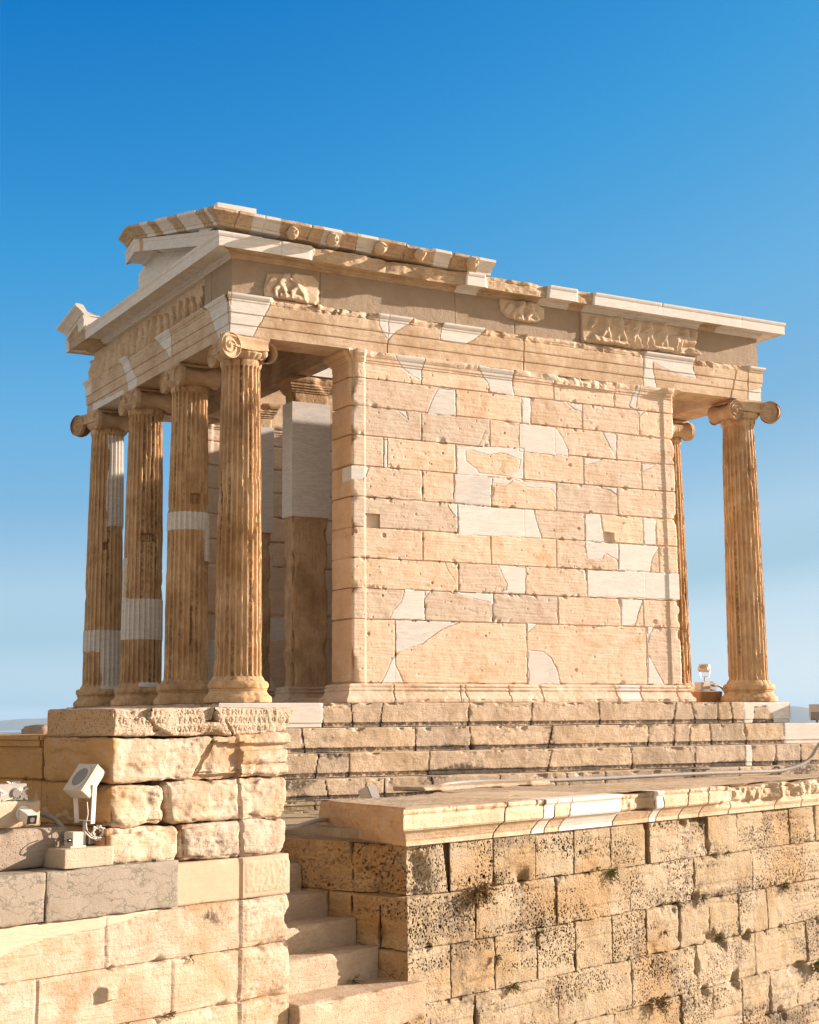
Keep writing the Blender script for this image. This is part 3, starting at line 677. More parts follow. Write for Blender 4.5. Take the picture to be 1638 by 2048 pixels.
sweep(mbw, [(XB-.42, .25), (XB-.02, .25), (XB-.02, YB-.25), (XB-.42, YB-.25)], [(0, 0), (0, 4.06), (-.15, 4.06)], [.1, .1, .1, .05], .05, lambda U, S, O, Z, X: dict(out=O+.01*fbm(X[:, 1], X[:, 2], 0, 4, 4, 3)-.015*(1-sst(.01, .03, courses(X[:, 1], Z, [4.2]+DATA['wall_rows'], js, 5)[0])), tone=courses(X[:, 1], Z, [4.2]+DATA['wall_rows'], js, 5)[2]), closed=True)
mbw.build('cella_wall', M_WALL, temple)
wall_base([(XA, -W_), (XB, -W_), (XB, .262), (XA, .262)], [.011, .05, .1, .02], 41, [(5.0, 5.30)], joints=[1.78, 2.67, 2.75, 3.35, 3.82, 4.93, 5.31, 5.9])
wall_base([(XA, YB-.262), (XB, YB-.262), (XB, YB+W_), (XA, YB+W_)], [.03, .1, .1, .04], 43)
# the two square piers between the antae
PPROF = [(0, .18), (0, 3.74), (.002, 3.742), (.002, 3.86), (.012, 3.865), (.016, 3.885), (.026, 3.89), (.026, 3.912), (.040, 3.92), (.046, 3.945), (.056, 3.95), (.056, 3.975), (.068, 3.985), (.085, 4.02), (.085, 4.055), (-.1, 4.064)]
for py in (1.345, YB-1.345-.26):
    def pf(U, S, O, Z, X, py=py):
        x, y = X[:, 0], X[:, 1]; pat = ((Z > 2.293) & (Z < 3.741)).astype(np.float32); old = 1-pat
        dc = np.minimum(np.minimum(np.abs(x-XA), np.abs(x-XA-.495)), 9)+np.minimum(np.abs(y-py), np.abs(y-py-.255))
        e = old*(.008*fbm(x, y, Z, 4, 4, 3)-worn(Z, x, dc, 8, .05, .05, -.05, 3)-.004*pits(x*2+y*2, Z, .06, .5, 9)-.012*np.exp(-dc/.015))+pat*.016*(1 if True else 0)
        br = (Z > 3.74)*sst(.1, .4, fbm(x, y, Z, 3, 3, 12))
        return dict(out=np.where(Z < 4.06, O*(1-.5*br)+e, O), pat=pat, tone=-.35*old, dark=.12*old)
    mb = MB(); sweep(mb, [(XA, py), (XA+.495, py), (XA+.495, py+.255), (XA, py+.255)], PPROF, [.014, .02, .03, .014], .014, pf, closed=True)
    pr = mb.build('pier', M_COL, temple); pr['label'] = 'square brown pier with a new white marble upper half'
    wall_base([(XA, py), (XA+.495, py), (XA+.495, py+.255), (XA, py+.255)], [.02, .03, .04, .02], 51, name='pier_base')
mb = MB(); box(mb, (XA+.22, YB/2, .035), (.40, YB-.6, .07)); mb.build('threshold', M_STEP, temple)

# entablature ------------------------------------------------------------
AR = [(-.458, 4.56), (-.458, H_), (-.23, H_+.001), (0, H_), (0, 4.185), (.012, 4.188), (.012, 4.315), (.024, 4.318), (.024, 4.445), (.030, 4.448), (.034, 4.462), (.030, 4.470), (.042, 4.478), (.056, 4.500), (.060, 4.506), (.060, 4.528), (-.10, 4.53)]
def arch_fn(U, S, O, Z, X):
    x, y = X[:, 0], X[:, 1]; n_ = S == 0; e_ = S == 3
    pm, pd = polymask(x, Z, DATA['ar_patches'], .012, 13); pe, pde = polymask(y, Z, DATA['are_patches'], .012, 14)
    inner = O < -.3
    pat = np.where(((n_ & pm) | (e_ & pe)) & ~inner, 1., 0.).astype(np.float32); old = 1-pat
    pd = np.where(n_, pd, np.where(e_, pde, 9))
    u = np.where(n_, x, y*1.0+30)
    d = np.full(x.shape, 9., np.float32); xw = x+.006*fbm(x, Z, 0, 9, 3, 4)
    for k, j in enumerate(DATA['ar_joints']): d = np.minimum(d, np.where(n_, np.abs(xw-j-(.25*(Z-4.3) if k == 3 else 0)), 9))
    for j in (S_, 2*S_): d = np.minimum(d, np.where(e_, np.abs(y-j), 9))
    out = O.copy(); z = Z.copy()
    face = (O > -.02) & (Z < 4.529)
    fas = np.minimum(np.minimum(np.abs(Z-4.1865), np.abs(Z-4.3165)), np.abs(Z-4.446))
    # lost crown
    brk = np.zeros(x.shape, np.float32)
    for a, b in DATA['ar_broken']: brk = np.maximum(brk, np.where(n_, sst(a-.01, a+.02, x)*(1-sst(b-.02, b+.01, x)), 0))
    brk = np.maximum(brk, np.where(e_, sst(.15, .25, vn(y*1.1, 2, 0, 9))*(1-pe), 0))*old
    cz = sst(4.43, 4.455, Z+.014*fbm(x, y, 0, 12, 3, 5))*face
    rough = .024+.022*fbm(x*1., y, Z*1.4, 10, 4, 8)-.05*sst(.15, .45, fbm(x, y, Z, 6, 3, 18))-.03*sst(4.48, 4.53, Z)
    k = brk*cz*(.55+.45*sst(-.25, .05, fbm(x, y, 0, 2.1, 3, 66)))
    out = out*(1-k)+rough*k
    e = old*(.0035*fbm(x, y, Z, 10, 4, 17)-.012*sst(.3, .6, fbm(x, y, Z, 5, 3, 19))*(Z < 4.2)*np.exp(-(Z-H_)/.03)-.009*pits(x+y, Z, .5, .4, 70, .02, .06))
    e = e-.02*(1-sst(.002, .009, d))*(.3+.7*old)-.007*(1-sst(.0015, .007, pd))-.004*(1-sst(0, .006, fas))*old
    m = face & (O > -.001)
    z = np.where(~face & (Z < H_+.01), Z+.006*fbm(x, y, 0, 4, 3, 4), z)
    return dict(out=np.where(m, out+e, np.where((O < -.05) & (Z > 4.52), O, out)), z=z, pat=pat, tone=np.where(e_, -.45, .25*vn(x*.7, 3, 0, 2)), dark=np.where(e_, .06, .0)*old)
mb = MB(); RC = [(-W_, -W_), (L_+W_, -W_), (L_+W_, YB+W_), (-W_, YB+W_)]
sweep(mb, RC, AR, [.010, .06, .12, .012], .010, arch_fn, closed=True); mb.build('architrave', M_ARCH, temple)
# beams over the piers and the porch ceilings
mb = MB(); sweep(mb, [(XA+.42, .26), (XA+.42, YB-.26), (XA, YB-.26), (XA, .26)][1:], [(-.2, H_), (0, H_), (0, 4.2), (.01, 4.203), (.01, 4.33), (.02, 4.333), (.02, 4.53), (-.2, 4.53)], .05, .02, lambda U, S, O, Z, X: dict(out=O+.006*fbm(X[:, 0], X[:, 1], Z, 5, 4, 2), tone=-.5+0*Z, dark=.08+0*Z)); mb.build('porch_beam', M_ARCH, temple)
mb = MB()
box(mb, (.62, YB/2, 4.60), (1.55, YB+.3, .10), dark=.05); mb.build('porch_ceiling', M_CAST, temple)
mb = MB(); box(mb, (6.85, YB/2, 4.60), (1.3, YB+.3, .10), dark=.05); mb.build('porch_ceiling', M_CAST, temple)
# frieze
def capsule(h, u, v, a, b, r0, r1, hh):
    dx, dy = b[0]-a[0], b[1]-a[1]; l2 = dx*dx+dy*dy+1e-9
    t = np.clip(((u-a[0])*dx+(v-a[1])*dy)/l2, 0, 1); d = np.hypot(u-a[0]-t*dx, v-a[1]-t*dy); r = r0+(r1-r0)*t
    return np.maximum(h, hh*np.sqrt(np.clip(1-(d/r)**2, 0, 1)))
def standing(h, u, v, c, z0, ht, rg):
    m = np.abs(u-c) < .15; h2 = h[m]; uu_, vv = u[m], v[m]; w_ = rg.uniform(.038, .062); ln = rg.uniform(-.05, .05); ht *= rg.uniform(.78, 1.03)
    h2 = capsule(h2, uu_, vv, (c-ln, z0+.03), (c+ln, z0+ht*.74), w_*1.1, w_*.85, .045)
    h2 = capsule(h2, uu_, vv, (c+ln, z0+ht*.74), (c+ln*1.2, z0+ht*.86), w_*.8, .018, .04)
    if rg.random() < .7: h2 = capsule(h2, uu_, vv, (c+ln*1.2, z0+ht*.93), (c+ln*1.2, z0+ht*.96), .032, .028, .05)
    sd = rg.choice((-1, 1)); h2 = capsule(h2, uu_, vv, (c+ln+sd*.035, z0+ht*.72), (c+sd*rg.uniform(.05, .10), z0+ht*rg.uniform(.35, .55)), .018, .014, .045)
    h2 = capsule(h2, uu_, vv, (c-ln-sd*.02, z0+.01), (c-sd*.01, z0+ht*.45), .020, .026, .05)
    fold = .006*np.sin((uu_-c)*210+2.5*np.sin(vv*14+c*9)); h2 = np.where(h2 > .012, h2+fold*(vv < z0+ht*.6), h2)
    h[m] = h2; return h
FZ = [(-.19, 4.50), (0, 4.50), (0, 4.947), (-.19, 4.947)]
rgf = random.Random(8); figs = []
yy = .70
while yy < 5.02:
    figs.append((yy, rgf.uniform(.33, .385))); yy += rgf.uniform(.195, .275)
def fr_fn(U, S, O, Z, X):
    x, y = X[:, 0], X[:, 1]; n_ = S == 0; e_ = S == 3; h = np.zeros(x.shape, np.float32)
    face = O > -.001
    d = np.full(x.shape, 9., np.float32)
    for j in DATA['fr_joints']: d = np.minimum(d, np.where(n_, np.abs(x-j), 9))
    for j in (.38, .609, 2.333, 3.793): d = np.minimum(d, np.where(e_, np.abs(y-j), 9))
    rel = np.zeros(x.shape, bool)
    he = np.zeros(x.shape, np.float32); m = np.nonzero(e_ & (y > .609))[0]
    if len(m):
        hh = np.zeros(len(m), np.float32); rg = random.Random(4)
        yw = y[m]+.012*fbm(y[m], Z[m], 0, 6, 3, 3)
        for c, ht in figs: hh = standing(hh, yw, Z[m], c, 4.53, ht, rg)
        hh = .075*np.clip(hh/.052, 0, 1.15)**.7*(1+.35*fbm(y[m], Z[m], 6, 9, 3, 24))+.010*fbm(y[m], Z[m], 2, 12, 4, 4)-.02*sst(.2, .5, fbm(y[m], Z[m], 7, 4, 3, 14))
        he[m] = hh-.045; rel[m] = True
    hn = np.zeros(x.shape, np.float32)
    pm, pd = polymask(x, Z, DATA['fr_reliefs'], .01, 15); m = np.nonzero(n_ & pm)[0]
    if len(m):
        u, v = x[m], Z[m]; hh = np.zeros(len(m), np.float32)
        def F(a, b, r0, r1, hh_, ox, sx, oz=4.56, sz=.38):
            nonlocal hh
            hh = capsule(hh, u, v, (ox+a[0]*sx, oz+a[1]*sz), (ox+b[0]*sx, oz+b[1]*sz), r0, r1, hh_)
        o3, s3 = 4.58, 1.87
        def warrior(cx, lean, sp, ox, sx, oz, sz, hd=1, arm=1):
            nonlocal hh
            hs_ = sx/1.87
            F((cx-.01, .42), (cx+lean, .80), .085, .09, .020, ox, sx, oz, sz)
            F((cx, .48), (cx+lean, .80), .045, .060, .052, ox, sx, oz, sz)
            if hd: F((cx+lean*1.2, .92), (cx+lean*1.25, .94), .032, .030, .056, ox, sx, oz, sz)
            for s_, k in ((-1, 1.), (1, .75)):
                F((cx, .5), (cx+s_*sp*k, .26), .046, .034, .046, ox, sx, oz, sz); F((cx+s_*sp*k, .26), (cx+s_*sp*k*(1.35 if s_ > 0 else .9), .03), .030, .022, .042, ox, sx, oz, sz)
            F((cx+lean, .78), (cx+lean+arm*.05/hs_, .62), .026, .022, .050, ox, sx, oz, sz)
        for cx, ln, sp, hd, ar in ((.19, .02, .035, 0, 1), (.325, -.005, .03, 1, 1), (.45, .008, .028, 1, -1), (.56, .01, .034, 1, -1), (.69, .0, .022, 1, -1)): warrior(cx, ln, sp, o3, s3, 4.56, .38, hd, ar)
        for a, b, r0, r1 in [((.79, .50), (.95, .52), .060, .070), ((.90, .6), (.885, .88), .05, .034), ((.885, .90), (.858, .80), .030, .018), ((.79, .5), (.778, .05), .045, .018), ((.84, .45), (.822, .05), .034, .016), ((.955, .5), (.965, .85), .055, .04), ((.955, .10), (.975, .12), .075, .06), ((.10, .12), (.20, .08), .06, .05), ((.25, .05), (.34, .10), .045, .03), ((.60, .04), (.74, .09), .05, .05), ((.06, .5), (.1, .75), .03, .05)]:
            F(a, b, r0, r1, .05, o3, s3)
        dsh = np.hypot(u-(o3+.385*s3), v-(4.56+.66*.38)); hh = np.maximum(hh, .034*(1-sst(.058, .066, dsh))+.012*np.exp(-((dsh-.05)/.008)**2))
        for ox, oz in ((.19, 4.55), (3.37, 4.69)):
            sz = .33 if ox < 1 else .27
            warrior(.34, .10, .10, ox, .68, oz, sz, 0, 1); warrior(.66, -.06, .12, ox, .68, oz, sz, 0, 1)
            F((.1, .3), (.2, .6), .05, .06, .03, ox, .68, oz, sz); F((.35, .1), (.75, .06), .04, .05, .035, ox, .68, oz, sz)
        hh = 1.1*hh*(1+.4*fbm(u, v, 4, 14, 3, 9))+.026+.016*fbm(u, v, 1, 7, 4, 6)+.022*np.exp(-((v-4.575-.02*vn(u*6, 0, 0, 3))/.03)**2)*(u > 4)
        hh = hh*np.clip(pd[m]/.018, 0, 1)**.5
        hn[m] = hh; rel[m] = True
    h = np.where(n_, hn, np.where(e_, he, 0))+np.where(rel, 0, .002*fbm(x, y, Z, 16, 3, 2))-.008*(1-sst(.002, .008, d))
    return dict(out=np.where(face, O+h, O), tone=np.where(rel, .9, 0.)+.0*x, dark=np.where(rel & e_, .05, 0))
mb = MB(); sweep(mb, [(-FR, -FR), (L_+FR, -FR), (L_+FR, YB+FR), (-FR, YB+FR)], FZ, [.0085, .08, .15, .0065], .0075, fr_fn, closed=True)
# casts and carved slabs are two meshes of one frieze
V, A, Q = mb.V[0], mb.A[0], mb.Q[0]
isrel = A[Q][:, :, 1].mean(1) > .5
A2 = A.copy(); A2[:, 1] = 0
def sub(Qs, name, mat):
    u_, inv = np.unique(Qs, return_inverse=True); m2 = MB(); m2.add(V[u_], inv.reshape(-1, 4)); m2.A[0] = A2[u_].copy(); return m2.build(name, mat, temple, 45)
fz = sub(Q[~isrel], 'frieze', M_CAST)
fe = V[Q].mean(1)
sub(Q[isrel & (fe[:, 0] < -.1)], 'carved_relief', M_RELIEF)['label'] = 'long relief slab of standing draped figures over the columned front'
for lo, hi, lb in ((-.1, 1.5, 'small weathered relief fragment of lunging figures by the corner'), (1.5, 4.3, 'small rounded relief fragment in the middle of the long frieze'), (4.3, 9, 'large battle relief slab with warriors and a horse')):
    sub(Q[isrel & (fe[:, 0] >= -.1) & (fe[:, 0] > lo) & (fe[:, 0] <= hi)], 'carved_relief', M_RELIEF)['label'] = lb
# cornice
GE = [(-.12, 4.940), (-.02, 4.940), (.012, 4.945), (.018, 4.962), (.040, 4.972), (.052, 4.992), (.052, 5.004), (.235, 5.002), (.252, 4.992), (.256, 4.977), (.268, 4.977), (.268, 5.088), (.274, 5.094), (.284, 5.118), (.284, 5.136), (-.15, 5.136), (-.15, 4.95)]
def ge_fn(U, S, O, Z, X):
    x, y = X[:, 0], X[:, 1]; n_ = S == 0; e_ = S == 3
    brk = np.zeros(x.shape, np.float32)
    for a, b in DATA['ge_broken']: brk = np.maximum(brk, np.where(n_, sst(a-.01, a+.03, x+.08*(Z-5.05)+.03*fbm(x, Z, 0, 7, 3, 3))*(1-sst(b-.03, b+.01, x-.1*(Z-5.05))), 0))
    old = np.maximum(brk, np.where(e_, (y > 4.25)*(y < 5.0)*1., 0.)); old = np.maximum(old, np.where((O < .2) & (O > 0) & n_ & (Z < 5.01), sst(.1, .2, vn(x*.9, 0, 0, 6)), 0))
    pat = 1-old
    outer = O > .15
    rough = .022*fbm(x, y, Z, 5, 4, 5)-.030-.045*sst(.1, .5, fbm(x, y, Z*.5, 2.0, 3, 15))-.03*sst(5.07, 5.14, Z)*sst(-.2, .3, vn(x*4, 0, 0, 1))
    out = np.where(outer, O+brk*(rough+.012*fbm(x, Z*2, 1, 14, 3, 7)), O+.003*fbm(x, y, Z, 9, 3, 4)*old)
    z = np.where((Z > 5.1) & (O > -.3), Z-brk*.025*np.abs(fbm(x, y, 0, 5, 4, 9)), Z)
    d = np.full(x.shape, 9., np.float32)
    for j in DATA['ge_joints']: d = np.minimum(d, np.where(n_, np.abs(x-j), 9))
    for j in (.45, 1.85, 3.2, 4.3): d = np.minimum(d, np.where(e_, np.abs(y-j), 9))
    out = out-np.where(O > -.2, .007*(1-sst(.002, .008, d)), 0)
    return dict(out=out, z=z, pat=pat, tone=.3*vn(x*1.2, y, 0, 8), dark=.05*old)
mb = MB(); sweep(mb, [(-FR, -FR), (L_+FR, -FR), (L_+FR, YB+FR), (-FR, YB+FR)], GE, [.012, .04, .12, .014], .012, ge_fn, closed=True); mb.build('cornice', M_CORN, temple)
# pediment: wall, raking cornice, gutter
RK = .247; ZA = 5.685; YM = YB/2
def zr(y): return ZA-RK*abs(y-YM)
def slab_poly(name, poly, x0, x1, mat, pat):
    mb = MB(); n = len(poly); V = [(x0, a, b) for a, b in poly]+[(x1, a, b) for a, b in poly]
    c = np.mean(poly, 0); V += [(x0, c[0], c[1]), (x1, c[0], c[1])]
    T = [(i, (i+1) % n, 2*n) for i in range(n)]+[(n+(i+1) % n, n+i, 2*n+1) for i in range(n)]
    mb.add(V, [(i, n+i, n+(i+1) % n, (i+1) % n) for i in range(n)], T, pat=pat)
    return mb.build(name, mat, temple, 30)
slab_poly('pediment_wall', [(-.1, 5.12), (2.93, 5.12), (2.93, 5.59), (2.80, 5.62), (YM, 5.725), (-.1, 5.13)][::-1], -.20, .06, M_CORN, 1.)
RG = [(-.25, .02), (.03, .02), (.05, .035), (.235, .028), (.252, .014), (.256, 0.), (.264, 0.), (.264, .112), (.270, .118), (.280, .158), (-.25, .158)]
def rg_fn(U, S, O, Z, X):
    y = X[:, 1]; old = (((y > 2.0) & (y < 2.14)) | ((y > 4.6))).astype(np.float32)
    d = np.full(y.shape, 9., np.float32)
    for j in (2.0, 2.14, 1.45, .6, 2.5): d = np.minimum(d, np.abs(y-j))
    return dict(out=O-np.where(O > .02, .006*(1-sst(.002, .008, d)), 0)+old*.004*fbm(y, Z, 0, 12, 3, 3), pat=1-old, tone=-.2+0*y)
mb = MB()
n_ = sweep(mb, [(-FR, 2.66, zr(2.66)), (-FR, YM, zr(YM)), (-FR, -.475, zr(-.475))], RG, .02, .015, rg_fn); end_caps(mb, *n_); mb.build('raking_cornice', M_CORN, temple); mb = MB()
n_ = sweep(mb, [(-FR, YB+.475, zr(YB+.475)), (-FR, 4.36, zr(4.36))], RG, .03, .02, rg_fn); end_caps(mb, *n_)
mb.build('raking_cornice', M_CORN, temple)
SI = [(-.10, -.01), (.10, -.012), (.262, .003), (.268, .034), (.282, .038), (.300, .062), (.345, .100), (.378, .120), (.385, .128), (.385, .160), (.34, .162), (.28, .150), (.20, .03)]
def si_fn(U, S, O, Z, X):
    x, y = X[:, 0], X[:, 1]; nseg = S == 2
    pat = np.zeros(x.shape, np.float32)
    xs = x+.25*(Z-.08)*np.where(vn(x*2, 0, 0, 3) > 0, 1, -.6)+.02*fbm(x, Z, 0, 8, 3, 4)
    for a, b in DATA['si_white']: pat = np.where(nseg & (xs > a) & (xs < b), 1, pat)
    ys = y+.02*fbm(y, Z, 0, 8, 3, 4)+.12*(Z-.08)
    for a, b in ((-.40, -.28), (-.02, .55), (.86, 1.30), (1.55, 1.85)): pat = np.where(~nseg & (ys > a) & (ys < b), 1, pat)
    old = 1-pat; d = np.full(x.shape, 9., np.float32)
    for j in DATA['si_joints']: d = np.minimum(d, np.where(nseg, np.abs(x-j+.04*fbm(x, Z, 0, 5, 3, 7)), 9))
    for j in (-.4, -.28, -.02, .55, .86, 1.3, 1.55, 1.85, 2.2): d = np.minimum(d, np.where(~nseg, np.abs(ys-j), 9))
    er = sst(.0, .4, fbm(x, y, Z, 3, 4, 5))*old
    out = O+np.where(O > .21, old*.007*fbm(x, y, Z, 10, 4, 3)-.018*er*sst(.05, .16, Z)-.018*(1-sst(.002, .009, d))*(.4+.6*old), 0)
    z = Z-np.where((Z > .12), er*.014+old*.012*np.abs(fbm(x, y, 0, 7, 3, 9)), 0)
    return dict(out=out, z=z, pat=pat, tone=-.1*old, dark=.16*old)
mb = MB(); zc = 5.136
n_ = sweep(mb, [(-FR, 2.60, zr(2.60)+.158), (-FR, YM, zr(YM)+.158), (-FR, -FR, max(zr(-FR)+.158, zc)), (3.07, -FR, zc)], SI, .012, .011, si_fn); end_caps(mb, *n_)
si = mb.build('gutter', M_CORN, temple)
mb = MB(); n_ = sweep(mb, [(-FR, YB+FR, zr(YB+.3)+.158), (-FR, 4.36, zr(4.36)+.158)], SI, .02, .015, lambda U, S, O, Z, X: dict(pat=1.+0*U, out=O), mitre0=(-1, 1)); end_caps(mb, *n_)
g2 = mb.build('gutter', M_CORN, temple); g2['label'] = 'short new white marble gutter piece at the far corner'
# lion head spouts
def lion(x):
    mb = MB(); th = np.linspace(0, np.pi, 15); n = 22; V = []
    for a in th:
        for b in np.arange(n)/n*2*np.pi:
            d = np.array([np.sin(a)*np.cos(b), -np.cos(a), np.sin(a)*np.sin(b)])     # -y is the snout
            r = .070
            f = max(0, -d[1]); r *= 1+.35*f**3
            if d[2] > .2 and f > .3: r *= .93
            p_ = d*r*np.array([1, 1.15, 1])
            p_[2] -= .012*f
            V.append(p_)
    V = np.array(V)*np.array([.82, 1.1, 1.08]); V += (.022*fbm(V[:, 0]+x*7, V[:, 1], V[:, 2], 20, 4, int(x*10)))[:, None]*V/.06
    mo = np.hypot(V[:, 0], V[:, 2]+.022); V[:, 1] += np.where(V[:, 1] < -.03, .04*np.exp(-(mo/.012)**2), 0)
    V[:, 2] -= np.where((V[:, 1] < -.02), .012*np.exp(-((np.abs(V[:, 0])-.022)/.009)**2)*np.exp(-((V[:, 2]-.018)/.012)**2), 0)
    mb.add(V+np.array([x, -FR-.365, zc+.083]), grid_quads(15, n, 0)[:, ::-1], tone=.5)
    Qw = [(i*n+n-1, i*n, (i+1)*n, (i+1)*n+n-1) for i in range(14)]; mb.Q.append(np.array(Qw, np.int32)[:, ::-1])
    mb.build('lion_head_spout', M_RELIEF, si, 60)
for x in (.36, .86, 1.48, 2.01, 2.73): lion(x)
# acroterion base
mb = MB(); rough_block(mb, corners((-.43, -.30, 5.27), (.475, 0, 0), (0, .55, 0), (0, 0, .265)), .03, .004, .002, .003, 5, pat=1., lump=0); mb.build('roof_block', M_CORN, temple)
mb = MB(); rough_block(mb, corners((-.42, 1.55, 5.72), (.4, 0, 0), (0, .35, -.05), (0, 0, .16)), .03, .004, .002, .003, 6, pat=1., lump=0); mb.build('roof_block', M_CORN, temple)
mb = MB(); box(mb, (1.38, .02, 5.195), (3.30, .5, .15)); box(mb, (.1, .95, 5.195), (.5, 1.5, .15)); mb.build('roof_bed', M_CORN, temple)
# backing wall behind the gutters, seen from beneath only
mb = MB(); box(mb, (L_+.05, YB/2, 5.26), (.22, 2.6, .26)); mb.build('pediment_wall', M_CORN, temple)
# ------------------------------------------------------------------ columns
def volute(mb, c, nrm, R=.132, th=.05, hand=1, old=1., seed=0):
    """spiral disc facing nrm (horizontal)"""
    nrm = np.array([nrm[0], nrm[1], 0.]); nrm /= np.linalg.norm(nrm); lat = np.array([-nrm[1], nrm[0], 0])*hand; zz = np.array([0, 0, 1.])
    nr, na = 46, 64
    r = np.linspace(0, 1, nr); a = np.arange(na)/na*2*np.pi; RR, AA = np.meshgrid(r, a, indexing='ij')
    turns = 2.75; ph = AA/(2*np.pi)+turns*(1-RR)
    f = ph-np.floor(ph); h = .022*(1-np.sqrt(np.clip(1-(2*f-1)**2, 0, 1)))
    h = np.where(RR < .15, .020*np.sqrt(np.clip(1-(RR/.15)**2, 0, 1)), h); h = np.where(RR > .95, .020, h)
    x = RR*R; h = h*old+.004*fbm(x*np.cos(AA)+seed, x*np.sin(AA), c[2], 8, 3, seed)
    V = (np.array(c)+(x*np.cos(AA))[..., None]*lat+(x*np.sin(AA))[..., None]*zz+h[..., None]*nrm).reshape(-1, 3)
    Q = [(i*na+j, (i+1)*na+j, (i+1)*na+(j+1) % na, i*na+(j+1) % na) for i in range(nr-1) for j in range(na)]
    rim = V[-na:]; n0 = len(V)
    V = np.vstack([V, rim-nrm*th*.5, rim-nrm*th])
    for k in range(2):
        o = n0-na+k*na
        Q += [(o+j, o+na+j, o+na+(j+1) % na, o+(j+1) % na) for j in range(na)]
    Q = np.array(Q)
    if hand < 0: Q = Q[:, ::-1]
    mb.add(V, Q); return
def roll(mb, a, b, R=.128, waist=.62, seed=0, bands=True):
    """bolster between two volutes"""
    a, b = np.array(a, float), np.array(b, float); ax = b-a; Ln = np.linalg.norm(ax); ax /= Ln; zz = np.array([0, 0, 1.]); lt = np.cross(zz, ax)
    n, m = 40, 36; V = []
    t = np.linspace(0, 1, m)
    for k in t:
        rad = R*(1-(1-waist)*np.sin(np.pi*k)**.8)
        if bands: rad += .006*np.exp(-((k-.5)/.05)**2)+.004*np.exp(-((abs(k-.5)-.1)/.018)**2)
        th = np.arange(n)/n*2*np.pi
        P = a+ax*Ln*k+rad*(np.cos(th)[:, None]*lt+np.sin(th)[:, None]*zz); V.append(P)
    V = np.concatenate(V); cen = np.repeat(a+ax*Ln*t[:, None], n, 0); dr = V-cen
    V = V+dr/np.linalg.norm(dr, axis=1)[:, None]*(.007*fbm(V[:, 0], V[:, 1], V[:, 2], 11, 4, seed))[:, None]
    mb.add(V, [(i*n+j, (i+1)*n+j, (i+1)*n+(j+1) % n, i*n+(j+1) % n) for i in range(m-1) for j in range(n)][::1])
ZV = 3.905
